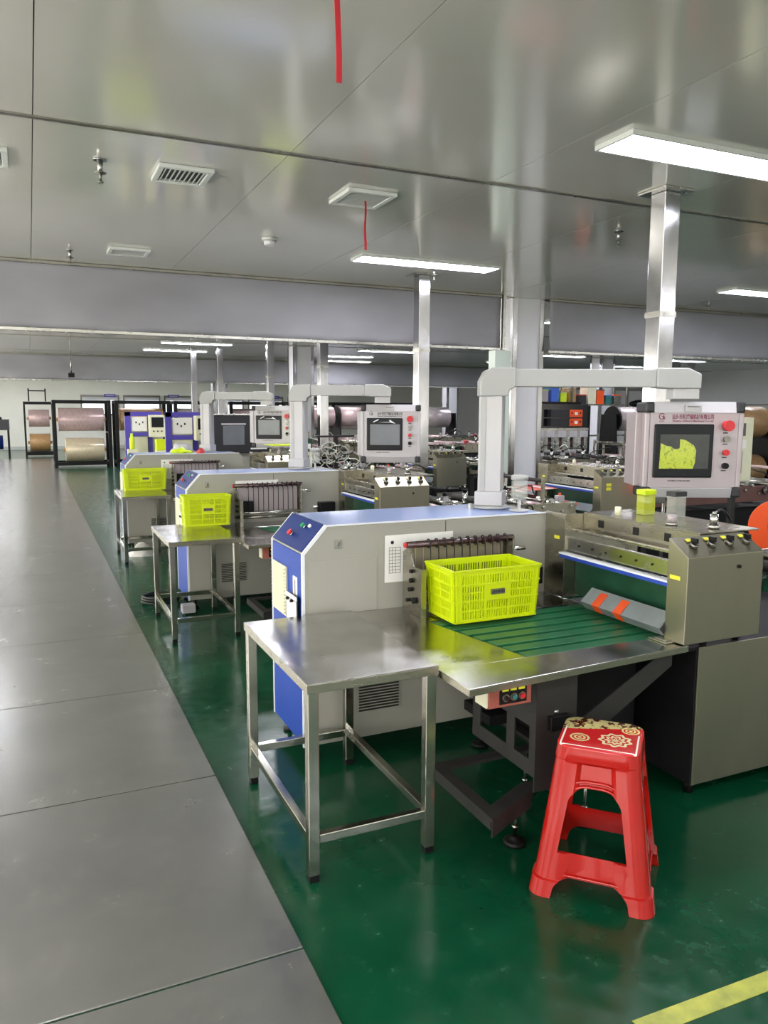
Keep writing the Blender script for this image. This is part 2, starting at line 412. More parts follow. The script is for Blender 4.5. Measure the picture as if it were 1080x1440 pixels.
far = [(2.12, 13.7, 'thin far ceiling light left of the white columns, nearer of the overlapping pair'), (2.05, 15.5, 'thin far ceiling light left of the white columns, farther of the overlapping pair'),
       (5.8, 13.8, 'far ceiling light seen beneath the curtain left of the steel duct, nearer one'), (5.6, 15.5, 'far ceiling light seen beneath the curtain left of the steel duct, farther one'),
       (9.5, 13.3, 'far ceiling light just right of the nearest white column'), (13.3, 15.7, 'far ceiling light left of the nearest pendant panel duct'), (12.9, 13.3, 'far ceiling light right of the nearest stainless duct'),
       (2.2, 8.3, 'ceiling light right behind the grey curtain on the left'), (6.1, 8.3, 'ceiling light right behind the grey curtain at the centre'), (9.8, 8.3, 'ceiling light right behind the grey curtain on the right'),
       (9.8, 5.4, 'ceiling light before the curtain beyond the right edge'), (6.05, 2.64, 'ceiling light beyond the right edge beside the nearest one'),
       (9.8, 2.64, 'ceiling light far right of the nearest one'),
       (2.3, -.2, 'ceiling light over the photographer'), (6.05, -.2, 'ceiling light right of the photographer'), (-1.6, -.2, 'ceiling light left of the photographer'),
       (2.3, -3.0, 'ceiling light behind the photographer'), (-1.9, -3.0, 'ceiling light behind and left of the photographer'),
       (2.2, 11.1, 'ceiling light over the fourth machine line'), (6.1, 11.1, 'ceiling light over the fourth line at the centre'), (9.8, 11.1, 'ceiling light over the fourth line on the right'),
       (2.2, 20, 'ceiling light over the film racks'), (6.2, 20, 'ceiling light over the back centre'), (10, 20, 'ceiling light over the back right'),
       (-1.6, 18, 'ceiling light over the far walkway'), (-1.6, 24, 'ceiling light over the end of the walkway'), (2.2, 26, 'ceiling light before the back wall'), (7, 26, 'ceiling light before the back wall at the centre'), (13.5, 21, 'added ceiling light brightening the right wall'), (13.5, 5.4, 'added ceiling light brightening the right wall, before the curtain'), (13.5, 11, 'added ceiling light brightening the right wall, behind the curtain'), (10, 26, 'added ceiling light brightening the back wall on the right'), (6.2, 17, 'added ceiling light just before the second curtain, brightening the far centre'), (2.2, 23, 'added ceiling light brightening the row of film racks'), (9.8, 15.6, 'added ceiling light brightening the room far behind the nearest column'), (-1.6, 11, 'ceiling light over the middle of the walkway'), (-1.6, 29.5, 'added ceiling light brightening the back wall at the walkway end'), (2.2, 29.5, 'added ceiling light brightening the back wall above the windows'), (7, 29.5, 'added ceiling light brightening the back wall at the centre')]  # lamps toward right wall and back added to brighten the far room
for x, y, l in far: dup(L0, l, (x-2.32, y-2.64, 0))
# louvred vents
def vent(x0, x1, y0, y1, lab, dark, n, along):
    t = thing('air_vent', lab, 'air vent', (x0, y0, CEIL))
    k = MB('vent_white'); z0, z1 = CEIL-.02, CEIL-.0005; f = .028
    k.box(x0, x1, y0, y0+f, z0, z1); k.box(x0, x1, y1-f, y1, z0, z1); k.box(x0, x0+f, y0+f, y1-f, z0, z1); k.box(x1-f, x1, y0+f, y1-f, z0, z1)
    k.build('frame', t, bevel=.003)
    quick('backing', t, lambda k: k.box(x0+f, x1-f, y0+f, y1-f, CEIL-.004, CEIL-.001), 'grille_dark' if dark else 'frame_grey')
    k = MB('vent_white')
    for i in range(n):
        if along == 'x':
            yy = y0+f+(y1-y0-2*f)*(i+.5)/n; k.prism([(x0+f, yy-.004, CEIL-.016), (x0+f, yy+.001, CEIL-.016), (x0+f, yy+.006, CEIL-.006), (x0+f, yy+.001, CEIL-.006)], (x1-x0-2*f, 0, 0))
        else:
            xx = x0+f+(x1-x0-2*f)*(i+.5)/n; k.prism([(xx-.005, y0+f, CEIL-.016), (xx+.002, y0+f, CEIL-.016), (xx+.007, y0+f, CEIL-.006), (xx, y0+f, CEIL-.006)], (0, y1-y0-2*f, 0))
    k.build('louvres', t)
vent(.61, .87, 3.90, 4.17, 'white ceiling vent with dark open louvres, left of the red ribbon grille', True, 9, 'y')
vent(1.565, 1.845, 3.90, 4.20, 'pale square ceiling grille with a red ribbon hanging from it', False, 14, 'x')
vent(.575, .86, 5.98, 6.22, 'slim white ceiling vent close to the grey curtain', False, 8, 'x')
vent(-.26, -.03, 3.98, 4.25, 'ceiling vent cut off by the left edge of the photo', True, 8, 'y')
# sprinklers and smoke detector
def sprinkler(x, y, lab, s=1.0):
    t = thing('sprinkler', lab, 'sprinkler', (x, y, CEIL), group='ceiling sprinklers')
    quick('flange', t, lambda k: k.lathe([(.028*s, -.006), (.026*s, -.0006)], (x, y, CEIL), seg=18), 'steel_bright')
    k = MB('steel'); k.lathe([(.009*s, -.05*s), (.011*s, -.035*s), (.012*s, -.0062)], (x, y, CEIL), seg=12)
    k.build('stem', t)
    k = MB('steel_dark'); k.lathe([(.002, -.052*s), (.026*s, -.055*s), (.024*s, -.058*s), (.006*s, -.062*s), (.005*s, -.09*s), (.012*s, -.092*s), (.012*s, -.096*s)], (x, y, CEIL), seg=16)
    k.build('deflector', t)
sprinkler(.355, 3.98, 'ceiling sprinkler head left of the dark louvred vent', 1.1)
sprinkler(.325, 6.25, 'small ceiling sprinkler left of the slim vent near the curtain')
sprinkler(3.50, 4.08, 'ceiling sprinkler right of the nearest stainless duct')
sprinkler(6.5, 6.15, 'small ceiling sprinkler near the curtain at the far right')
sprinkler(3.05, 5.75, 'small ceiling sprinkler beside the second stainless duct')
t = thing('smoke_detector', 'round white smoke detector on the ceiling between vents and curtain', 'smoke detector', (1.53, 5.25, CEIL))
quick('base', t, lambda k: k.lathe([(.05, -.02), (.052, -.0006)], (1.53, 5.25, CEIL), seg=24), 'vent_white')
quick('sensor', t, lambda k: k.lathe([(.03, -.05), (.036, -.045), (.04, -.0205)], (1.53, 5.25, CEIL), seg=24), 'wall_grey')
def ribbon(x, y, z0, z1, w, lab):
    k = MB('red_ribbon'); n = 24; prev = None
    rows_ = []
    for i in range(n+1):
        z = z1+(z0-z1)*i/n; s = sin(i*.35)*.0025; a = .3+.25*sin(i*.22)
        rows_.append([(x+s-w*cos(a), y-w*sin(a), z), (x+s+w*cos(a), y+w*sin(a), z)])
    vs = [[k.bm.verts.new(p) for p in r_] for r_ in rows_]
    fs = [k.bm.faces.new((a[0], a[1], b_[1], b_[0])) for a, b_ in zip(vs, vs[1:])]; k._m(fs, None)
    o = k.build('ribbon', loc=(x, y, z0)); s_ = o.modifiers.new('s', 'SOLIDIFY'); s_.thickness = .0015
    tag(o, lab, 'ribbon')
ribbon(.618, 1.60, 2.175, CEIL-.001, .0065, 'long red ribbon hanging from the ceiling at the top of the photo')
ribbon(1.725, 4.06, 2.375, CEIL-.018, .007, 'short red ribbon hanging from the pale square ceiling grille')

# grey curtain valances
def valance(x0, x1, y, zb, lab, seed):
    t = thing('curtain_valance', lab, 'curtain', (x0, y, zb))
    rnd = random.Random(seed); k = MB('valance'); nx = int((x1-x0)/.06); nz = 12
    ph = [rnd.uniform(0, 6) for _ in range(8)]
    V = []
    for i in range(nx+1):
        x = x0+(x1-x0)*i/nx; col_ = []
        for j in range(nz+1):
            f = j/nz; z = CEIL-.002+(zb+.02-CEIL)*f
            d = .012*sin(3.1*x+ph[0]+2*f)+.008*sin(7.3*x+ph[1]-5*f)+.006*sin(13*x+ph[2]+9*f)
            col_.append(k.bm.verts.new((x, y+d*(f**.7), z)))
        V.append(col_)
    fs = []
    for i in range(nx):
        for j in range(nz):
            f = k.bm.faces.new((V[i][j], V[i+1][j], V[i+1][j+1], V[i][j+1])); f.smooth = True; fs.append(f)
    k._m(fs, None); o = k.build('cloth', t); s_ = o.modifiers.new('s', 'SOLIDIFY'); s_.thickness = .003
    quick('bottom_rail', t, lambda k: (k.box(x0, x1, y-.016, y+.016, zb-.012, zb+.018)), 'steel', .004)
    quick('head_rail', t, lambda k: (k.box(x0, x1, y-.02, y+.02, CEIL-.025, CEIL-.0006)), 'steel_dark', .003)
valance(XL+.02, 4.36, 6.78, 2.118, 'long grey curtain rolled down from the ceiling, left of the white column', 1)
valance(4.96, XR-.1, 6.78, 2.112, 'grey curtain hanging from the ceiling right of the white column', 2)
valance(XL+.02, XR-.1, 17.9, 2.11, 'second grey curtain far back above the film racks', 5)
quick('side_rail', None, lambda k: k.box(4.365, 4.395, 6.74, 6.80, 2.10, CEIL-.001), 'steel')
tag(bpy.data.objects['side_rail'], 'upright metal end rail of the grey curtain beside the white column', 'rail')

# columns
def column(x0, x1, y0, y1, lab, group=None):
    t = thing('column', lab, 'column', (x0, y0, 0))
    quick('shaft', t, lambda k: k.box(x0+.012, x1-.012, y0+.012, y1-.012, 0, CEIL-.001), 'column_white')
    for (cx, cy, sx_, sy_) in ((x0, y0, 1, 1), (x1, y0, -1, 1), (x0, y1, 1, -1), (x1, y1, -1, -1)):
        k = MB('steel_bright')
        a, b_ = sorted((cx, cx+sx_*.055)), sorted((cy, cy+sy_*.055))
        e = sorted((cy, cy+sy_*.006)); g = sorted((cx, cx+sx_*.006))
        k.box(a[0], a[1], e[0], e[1], .002, CEIL-.002); k.box(g[0], g[1], b_[0], b_[1], .002, CEIL-.002)
        k.build('corner_guard', t, label='mirror-bright stainless corner guard')
    return t
C0 = column(4.545, 4.93, 6.83, 7.2, 'nearest thick white column with stainless corner guards')
dup(C0, 'second white column with stainless guards, behind the middle pendant panel', (-.12, 6.9, 0))
dup(C0, 'third white column with stainless guards, left of the second one', (-.12, 13.8, 0))
dup(C0, 'white column far back right of the nearest column', (6.9, 6.9, 0))
dup(C0, 'white column far back beyond the black panel', (6.9, 13.8, 0))
dup(C0, 'white column beside the right edge of the photo', (5.6, .2, 0))
o = quick('pipe_cover', None, lambda k: (k.box(4.19, 4.37, 6.60, 6.72, 0, 2.095)), 'column_green', .004)
tag(o, 'pale greenish white boxed pipe cover left of the nearest column', 'pipe cover')
# stainless ducts dropping from the ceiling
def duct(x, y, zb, lab):
    t = thing('cable_duct', lab, 'duct', (x, y, zb), group=None)
    quick('tube', t, lambda k: (k.box(x, x+.105, y, y+.105, zb, CEIL-.012)), 'steel_bright', .003)
    quick('flange', t, lambda k: (k.box(x-.05, x+.155, y-.05, y+.155, CEIL-.012, CEIL-.0006)), 'steel', .002)
    quick('joint_band', t, lambda k: (k.box(x-.004, x+.109, y-.004, y+.109, 2.0, 2.03)), 'steel')
    return t
D0 = duct(3.06, 3.22, 1.0, 'nearest stainless steel square duct coming down behind the pink-faced operator panel')
dup(D0, 'second stainless duct coming down between the middle and nearest operator panels', (-.01, 2.79, 0))
dup(D0, 'third stainless duct, beside the second white column', (.10, 5.58, 0))
dup(D0, 'fourth stainless duct, above the third operator panel', (.30, 8.5, 0))
dup(D0, 'fifth stainless duct, left one of the far pair', (-.28, 11.6, 0))
dup(D0, 'sixth stainless duct, right one of the far pair', (.10, 11.1, 0))

# ------------------------------------------------------------------ machine line: control cabinet
def cabinet():
    X0, X1, Y0, Y1, Z0, Z1 = 1.0, 2.25, 3.0, 3.44, .075, 1.02
    t = thing('control_cabinet', 'front white and blue machine cabinet with red and green buttons on its slanted end', 'machine cabinet', (X0, Y0, 0), group=None)
    k = MB('cabinet_grey')
    prof = [(X0, Z0), (X1+.06, Z0), (X1+.06, .60), (X1, .985), (X1-.03, Z1), (X0+.10, Z1), (X0, .91)]
    k.prism([(px, Y0, pz) for px, pz in prof], (0, Y1-Y0, 0)); k.build('body', t, bevel=.004)
    quick('top_cover', t, lambda k: k.prism([(X0+.11, Y0+.012, Z1+.0005), (X1-.05, Y0+.012, Z1+.0005), (X1-.17, Y1-.01, Z1+.0005), (X0+.11, Y1-.01, Z1+.0005)], (0, 0, .004)), 'cabinet_top', .001, label='pale blue top cover')
    quick('end_panel', t, lambda k: k.box(X0-.006, X0-.0005, Y0+.012, Y1-.012, Z0+.005, .905), 'blue_paint', label='mid blue end panel')
    # slanted dark blue panel
    a, b_ = Vector((X0-.003, 0, .916)), Vector((X0+.094, 0, Z1+.004))
    d = (b_-a).normalized(); n = Vector((-d.z, 0, d.x))
    k = MB('navy_paint'); p0 = a+n*.0015; p1 = b_+n*.0015
    k.prism([(p0.x, Y0+.012, p0.z), (p1.x, Y0+.012, p1.z), (p1.x, Y1-.012, p1.z), (p0.x, Y1-.012, p0.z)], tuple(n*.004)); sp = k.build('slanted_panel', t, label='dark blue slanted panel')
    def on(s, y, h=0): v = a+(b_-a)*s+n*(.0055+h); return Vector((v.x, y, v.z))
    for nm, s, y, mt, r in (('emergency_button', .36, 3.235, 'red', .013), ('start_button', .72, 3.16, 'green_button', .010)):
        k = MB(mt); k.cyl(on(s, y, .001), on(s, y, .012), r*.7, 'chrome'); k.cyl(on(s, y, .012), on(s, y, .024), r, mt, 18); k.build(nm, sp)
    quick('rocker', sp, lambda k: k.cyl(on(.8, 3.11, .001), on(.8, 3.11, .012), .008, 'paper'), 'paper')
    # white edge trims
    k = MB('edge_white'); w = .010
    for ya in (Y0-.002, Y1-w+.002):
        k.prism([(X0-.009, ya, Z0), (X0+.004, ya, Z0), (X0+.004, ya, .908), (X0-.009, ya, .914)], (0, w, 0))
        k.prism([(X0-.009, ya, .914), (X0+.004, ya, .908), (X0+.104, ya, Z1), (X0+.094, ya, Z1+.010)], (0, w, 0))
    k.prism([(X0+.095, Y0-.003, Z1+.001), (X1-.03, Y0-.003, Z1+.001), (X1-.03, Y0+.007, Z1+.001), (X0+.095, Y0+.007, Z1+.001)], (0, 0, .006))
    k.build('edge_trim', t, label='white edge trim')
    # louvred cream vent on the blue end
    k = MB('cream_plastic'); k.box(X0-.016, X0-.0062, 3.205, 3.40, .60, .822)
    for i in range(13): k.prism([(X0-.016, 3.212, .61+i*.0162), (X0-.026, 3.212, .613+i*.0162), (X0-.016, 3.212, .622+i*.0162)], (0, .181, 0))
    k.build('vent_grille', t, bevel=.001, label='cream louvred vent')
    quick('name_plate', t, lambda k: (k.box(X0-.008, X0-.0062, 3.068, 3.125, .70, .80), k.box(X0-.0085, X0-.008, 3.09, 3.10, .72, .785, 'ink')), 'paper')
    # louvres low in the front, seams and hinges
    k = MB('cabinet_grey')
    k.box(1.235, 1.445, Y0-.004, Y0-.0005, .19, .345)
    for i in range(11): k.box(1.245, 1.435, Y0-.009, Y0-.004, .197+i*.0132, .203+i*.0132, 'frame_grey')
    k.build('louvre_panel', t, label='front louvred panel')
    quick('access_plate', t, lambda k: k.box(1.02, 1.33, Y0-.004, Y0-.0005, .645, .876), 'cabinet_grey', .001)
    k = MB('steel'); k.box(1.135, 1.165, Y0-.006, Y0-.0005, .925, .962); k.box(1.15, 1.158, Y0-.009, Y0-.006, .935, .955, 'steel_dark'); k.build('hinge', t, bevel=.001)
    k = MB('steel'); k.box(1.94, 1.96, Y0+.25, Y0+.27, Z1+.0008, Z1+.03); k.build('lifting_lug', t)
    quick('panel_seam', t, lambda k: k.box(1.664, 1.667, Y0-.001, Y0+.004, .67, 1.016), 'frame_grey')
    k = MB('paper'); k.box(1.365, 1.70, Y0-.0065, Y0-.0045, .76, .967)
    for i in range(9): k.box(1.385, 1.44, Y0-.0072, Y0-.0066, .80+i*.014, .8015+i*.014, 'ink')
    for xx in (1.385, 1.40, 1.415, 1.439): k.box(xx, xx+.0014, Y0-.0072, Y0-.0066, .80, .913, 'ink')
    k.cyl((1.40, Y0-.0075, .935), (1.40, Y0-.0066, .935), .008, 'ink'); k.build('notice_sheet', t, label='white printed notice with a small table')
    for (fx, fy) in ((1.05, 3.06), (1.05, 3.38), (2.2, 3.06), (2.2, 3.38)):
        k = MB('black'); k.lathe([(.028, .001), (.03, .012), (.012, .02), (.012, .076)], (fx, fy, 0), seg=14); k.build('foot', t)
    # small fuse box and socket at the right of the front
    quick('junction_box', t, lambda k: (k.box(2.02, 2.15, Y0-.07, Y0-.001, .70, .78), k.cyl((1.97, Y0-.035, .74), (2.02, Y0-.035, .74), .012, 'steel')), 'black', .004)
    return t
CAB = cabinet()
CAB2 = dup(CAB, 'second white and blue machine cabinet, behind the table with the middle yellow crate', (.03, 2.80, 0))
CAB3 = dup(CAB, 'third white and blue machine cabinet, farthest of the three behind the smallest table', (-.10, 5.60, 0))

def clipboard(lab, loc):
    t = thing('clipboard', lab, 'clipboard', loc, local=True)
    quick('board', t, lambda k: k.box(-.008, -.003, 0, .145, -.17, .012), 'charcoal', .002)
    quick('sheet', t, lambda k: k.box(-.0095, -.0081, .006, .139, -.165, -.012), 'paper')
    k = MB('black')
    for yy in (.05, .105): k.cyl((-.022, yy, -.012), (-.0097, yy, -.012), .007)
    k.build('clip', t)
    quick('top_strip', t, lambda k: k.box(-.012, -.0082, 0, .145, -.006, .012), 'edge_white')
    return t
CL = clipboard('white clipboard sheet hanging on the blue end of the front cabinet', (.983, 3.02, .715))
dup(CL, 'white clipboard sheet hanging on the blue end of the second cabinet', loc=(1.013, 5.82, .715))

# ------------------------------------------------------------------ stainless work table
def work_table():
    X0, X1, Y0, Y1, Z = .733, 1.192, 2.18, 2.955, .665
    t = thing('work_table', 'nearest bare stainless steel work table standing on the green floor', 'table', (X0, Y0, 0))
    k = MB('steel_top'); k.box(X0, X1, Y0, Y1, Z-.004, Z)
    k.box(X0, X1, Y0, Y0+.003, Z-.032, Z-.004, 'steel_brushed'); k.box(X0, X0+.003, Y0+.003, Y1, Z-.032, Z-.004, 'steel_brushed')
    k.box(X1-.003, X1, Y0+.003, Y1, Z-.032, Z-.004, 'steel_brushed'); k.box(X0+.003, X1-.003, Y1-.003, Y1, Z-.032, Z-.004, 'steel_brushed')
    k.build('tabletop', t, bevel=.001)
    s = .036
    for (lx, ly) in ((X0+.005, Y0+.005), (X1-s-.005, Y0+.005), (X0+.005, Y1-s-.005), (X1-s-.005, Y1-s-.005)):
        lg = quick('leg', t, lambda k: k.box(lx, lx+s, ly, ly+s, .025, Z-.005), 'steel_leg', .002)
        quick('rubber_foot', lg, lambda k: k.box(lx+.002, lx+s-.002, ly+.002, ly+s-.002, .0008, .026), 'black', .002)
    zb = .13; q = .005+s; h = .030
    for bx in ((X0+q, X1-q, Y0+.008, Y0+.035), (X0+q, X1-q, Y1-.035, Y1-.008)):
        quick('crossbar', t, lambda k: k.box(bx[0], bx[1], bx[2], bx[3], zb, zb+h), 'steel_leg', .002)
    for bx in ((X0+.008, X0+.035), (X1-.035, X1-.008)):
        quick('crossbar', t, lambda k: k.box(bx[0], bx[1], Y0+q, Y1-q, zb, zb+h), 'steel_leg', .002)
    return t
TB = work_table()
dup(TB, 'second stainless work table, carrying the middle yellow crate', (.03, 2.80, 0))
T3 = dup(TB, 'third stainless work table, carrying the leftmost yellow crate', (.035, 5.60, 0))

# ------------------------------------------------------------------ yellow crate
def crate(lab, loc, w, d, h, group='yellow perforated plastic crates'):
    t = thing('plastic_crate', lab, 'crate', loc, local=True, group=group)
    k = MB('crate_yellow'); th = .0045
    def wall(L_, put):
        # u in [0,L_], z in [0,h]; put(u0,u1,z0,z1,depth0,depth1)
        cm = .030; rowz = [(.014, .045), (.052, .083), (.092, .118), (.124, .150), (.158, .192)]
        rowz = [(a*h/.217, b_*h/.217) for a, b_ in rowz]
        put(0, L_, 0, rowz[0][0], 0, th)
        for (a, b_), (c, e) in zip(rowz, rowz[1:]): put(cm, L_-cm, b_, c, 0, th)
        put(0, L_, rowz[-1][1], h, 0, th)
        put(0, cm, rowz[0][0], rowz[-1][1], 0, th); put(L_-cm, L_, rowz[0][0], rowz[-1][1], 0, th)
        inner = L_-2*cm; ng = 3 if L_ > .3 else 2; gw = inner/ng
        for g in range(ng):
            for r_, (a, b_) in enumerate(rowz):
                u_0, u_1 = cm+g*gw, cm+(g+1)*gw
                if ng == 3 and g == 1 and r_ in (2, 3): put(u_0, u_1, a, b_, 0, th); continue
                if ng == 2 and r_ == 3: pass
                nb = 9; p = (gw-.008)/nb
                put(u_0, u_0+.008, a, b_, 0, th)
                for i in range(nb): put(u_0+.008+i*p+p*.55, u_0+.008+(i+1)*p, a, b_, 0, th)
        # raised ribs
        for z in (0.0, rowz[1][1]+.001, rowz[3][1]+.001, h-.016): put(0, L_, z, z+.005, -.004, 0)
        put(0, L_, h-.006, h, -.007, 0)
        for u in (cm*.35, cm, L_-cm-.004, L_-cm*.35-.004): put(u, u+.004, 0, h, -.004, 0)
    hw, hd = w/2, d/2
    wall(w, lambda a, b_, c, e, p, q: k.box(-hw+a, -hw+b_, -hd+p, -hd+q, c, e))
    wall(w, lambda a, b_, c, e, p, q: k.box(-hw+a, -hw+b_, hd-q, hd-p, c, e))
    wall(d, lambda a, b_, c, e, p, q: k.box(-hw+p, -hw+q, -hd+a, -hd+b_, c, e))
    wall(d, lambda a, b_, c, e, p, q: k.box(hw-q, hw-p, -hd+a, -hd+b_, c, e))
    nb = 16
    for i in range(nb):
        x = -hw+.006+i*(w-.012)/nb; k.box(x, x+(w-.012)/nb*.6, -hd+.005, hd-.005, .002, .006)
    for i in range(6):
        y = -hd+.006+i*(d-.012)/6; k.box(-hw+.005, hw-.005, y, y+.012, .0065, .009)
    for v in k.bm.verts:
        f = .94+.06*v.co.z/h; v.co.x *= f; v.co.y *= f
    k.build('basket', t)
    # handle recesses on the short ends and the grey name plate in front
    for sg in (-1, 1):
        quick('handle', t, lambda k: k.box(min(sg*(hw-.008), sg*(hw+.002)), max(sg*(hw-.008), sg*(hw+.002)), -.04, .04, h*.72, h*.76), 'crate_yellow')
    quick('name_plate', t, lambda k: [k.box(-.032, .032, -hd+.0005-.004, -hd+.006, h*.50, h*.60), [k.box(-.027+i*.0075, -.0225+i*.0075, -hd-.0042, -hd-.0036, h*.525, h*.575, 'ink') for i in range(8)]], 'steel_dark', label='small grey plate with dark lettering')
    return t
K1 = crate('large yellow crate standing on the green belts of the nearest machine', (1.697, 2.733, .6558), .412, .24, .217)
crate('yellow crate on the second stainless work table', (1.145, 5.69, .6655), .335, .18, .217)
crate('yellow crate on the third stainless work table, leftmost of the crates', (1.075, 8.49, .6655), .43, .17, .217)

# ------------------------------------------------------------------ conveyor table of the machine
def conveyor():
    t = thing('conveyor_table', 'nearest stainless feed table with green belts and dark frame below', 'conveyor table', (1.2, 2.0, 0))
    Z = .645
    k = MB('steel_top')
    bx0, bx1, by0, by1 = 1.47, 2.21, 2.185, 2.74
    k.prism([(1.198, 1.99, Z-.004), (2.175, 2.06, Z-.004), (2.175, by0, Z-.004), (1.198, by0, Z-.004)], (0, 0, .004))
    k.prism([(1.198, by0, Z-.004), (1.545, by0, Z-.004), (1.44, by1, Z-.004), (1.198, by1, Z-.004)], (0, 0, .004))
    k.box(1.198, 2.215, by1, 2.996, Z-.004, Z)
    k.prism([(1.198, 1.99, Z-.025), (2.175, 2.06, Z-.025), (2.175, 2.063, Z-.025), (1.198, 1.993, Z-.025)], (0, 0, .021), 'steel_brushed')
    k.box(1.198, 1.201, 1.995, 2.96, Z-.025, Z-.004, 'steel_brushed')
    k.build('tabletop', t, bevel=.0008)
    quick('belt_bed', t, lambda k: k.box(1.44, 2.21, by0-.005, by1+.005, Z-.04, Z-.013), 'steel')
    nb = 7; p = (by1-by0)/nb
    for i in range(nb):
        y0 = by0+p*i+.004; y1 = y0+p*.74; xa = 1.555-(y0-by0)*.19
        k = MB('green_belt'); k.box(xa, 2.21, y0, y1, Z-.012, Z-.001)
        k.cyl((xa, y0, Z-.0065), (xa, y1, Z-.0065), .0055, 'green_belt', 10); k.build('belt', t, bevel=.001)
        quick('belt_pulley', t, lambda k: (k.cyl((xa-.016, y0+.004, Z-.009), (xa-.016, y1-.004, Z-.009), .008, 'chrome', 10)), 'chrome')
    # tray clip at the right corner
    quick('corner_plate', t, lambda k: (k.box(2.10, 2.20, 2.10, 2.19, Z+.001, Z+.006), k.box(2.115, 2.175, 2.115, 2.17, Z+.006, Z+.010)), 'steel', .001)
    # red-brown control box hanging below the front edge
    kb = quick('control_box', t, lambda k: (k.box(1.31, 1.475, 2.055, 2.13, .538, .6195)), 'control_red', .002)
    quick('box_side', kb, lambda k: k.box(1.304, 1.309, 2.06, 2.13, .54, .619), 'cream_plastic')
    quick('button_plate', kb, lambda k: k.box(1.35, 1.455, 2.0525, 2.0545, .548, .612), 'black')
    for i, (mt_, xx) in enumerate((('black_gloss', 1.371), ('teal', 1.402), ('red', 1.434))):
        quick('button', kb, lambda k: (k.cyl((xx, 2.0523, .571), (xx, 2.046, .571), .013, 'steel_dark'), k.cyl((xx, 2.0459, .571), (xx, 2.040, .571), .0085, mt_)), mt_)
        quick('button_tag', kb, lambda k: k.box(xx-.012, xx+.012, 2.0505, 2.0522, .592, .602), 'yellow')
    # level eye bolt and solenoid
    quick('eye_bolt', t, lambda k: (k.cyl((1.60, 2.09, .50), (1.60, 2.09, .59), .004), k.tube([(1.60+.012*cos(a*pi/6), 2.09, .60+.012*sin(a*pi/6)) for a in range(13)], .004), k.cyl((1.60, 2.09, .468), (1.60, 2.09, .482), .016, seg=6), k.cyl((1.60, 2.09, .4825), (1.60, 2.09, .50), .008)), 'steel')
    quick('solenoid', t, lambda k: k.box(1.565, 1.645, 2.06, 2.115, .415, .467), 'black', .003)
    # dark under-frame: box body with windows in its left side
    k = MB('frame_grey')
    xl, yf, yb = 1.515, 2.085, 2.49
    z0, z1 = .25, .618
    for a in ((yf, yf+.03), (yf+.12, yf+.17), (yf+.35, yb)): k.box(xl, xl+.006, a[0], a[1], z0+.055, .425)
    k.box(xl, xl+.006, yf, yb, z0, z0+.0545); k.box(xl, xl+.006, yf, yb, .4255, z1)
    k.build('side_plate', t)
    quick('front_plate', t, lambda k: (k.prism([(xl, yf-.006, .20), (xl+.17, yf-.006, .20), (xl+.17, yf-.006, .33), (xl+.24, yf-.006, .36), (xl+.60, yf-.006, .57), (xl+.60, yf-.006, .618), (xl+.54, yf-.006, .618), (xl+.17, yf-.006, .42), (xl+.17, yf-.006, .618), (xl, yf-.006, .618)], (0, .006, 0))), 'frame_grey', label='dark front plate with slanted brace')
    quick('rear_column', t, lambda k: (k.box(1.83, 2.2, 2.35, 2.93, .12, .60)), 'dark_machine', .003)
    quick('inner_motor', t, lambda k: (k.cyl((1.62, 2.6, .36), (1.8, 2.6, .36), .07, 'dark_machine', 18), k.box(1.60, 1.78, 2.5, 2.7, .26, .30)), 'dark_machine')
    k = MB('frame_grey'); zr = .185
    k.box(1.29, 1.335, 2.07, 2.42, zr, zr+.012); k.box(1.3351, 1.80, 2.37, 2.42, zr, zr+.012)
    k.prism([(1.29, 1.985, zr), (1.522, 2.10, zr), (1.522, 2.165, zr), (1.335, 2.0695, zr), (1.29, 2.0695, zr)], (0, 0, .012))
    k.prism([(1.29, 1.985, zr-.05), (1.522, 2.10, zr-.05), (1.522, 2.106, zr-.05), (1.29, 1.991, zr-.05)], (0, 0, .05))
    k.box(1.29, 1.295, 1.998, 2.42, zr-.03, zr); k.box(1.5221, 1.80, 2.10, 2.16, zr, zr+.012); k.box(1.76, 1.80, 2.161, 2.90, zr, zr+.012)
    k.build('base_frame', t)
    for (fx, fy) in ((1.47, 2.12), (1.70, 2.395), (1.78, 2.86), (1.78, 2.13)):
        ft = quick('levelling_foot', t, lambda k: k.lathe([(.038, .0008), (.04, .012), (.03, .018), (.012, .022), (.012, .03)], (fx, fy, 0), seg=22), 'black')
        quick('bolt', ft, lambda k: (k.cyl((fx, fy, .031), (fx, fy, zr-.001 if fx != 1.47 else .17), .006, 'steel', 10), k.cyl((fx, fy, .06), (fx, fy, .07), .012, 'steel', 6)), 'steel')
    return t
CT = conveyor()
dup(CT, 'second stainless feed table, to the right of the middle yellow crate', (.03, 2.80, 0))
dup(CT, 'third stainless feed table, behind the second machine cabinet', (.04, 5.59, 0))

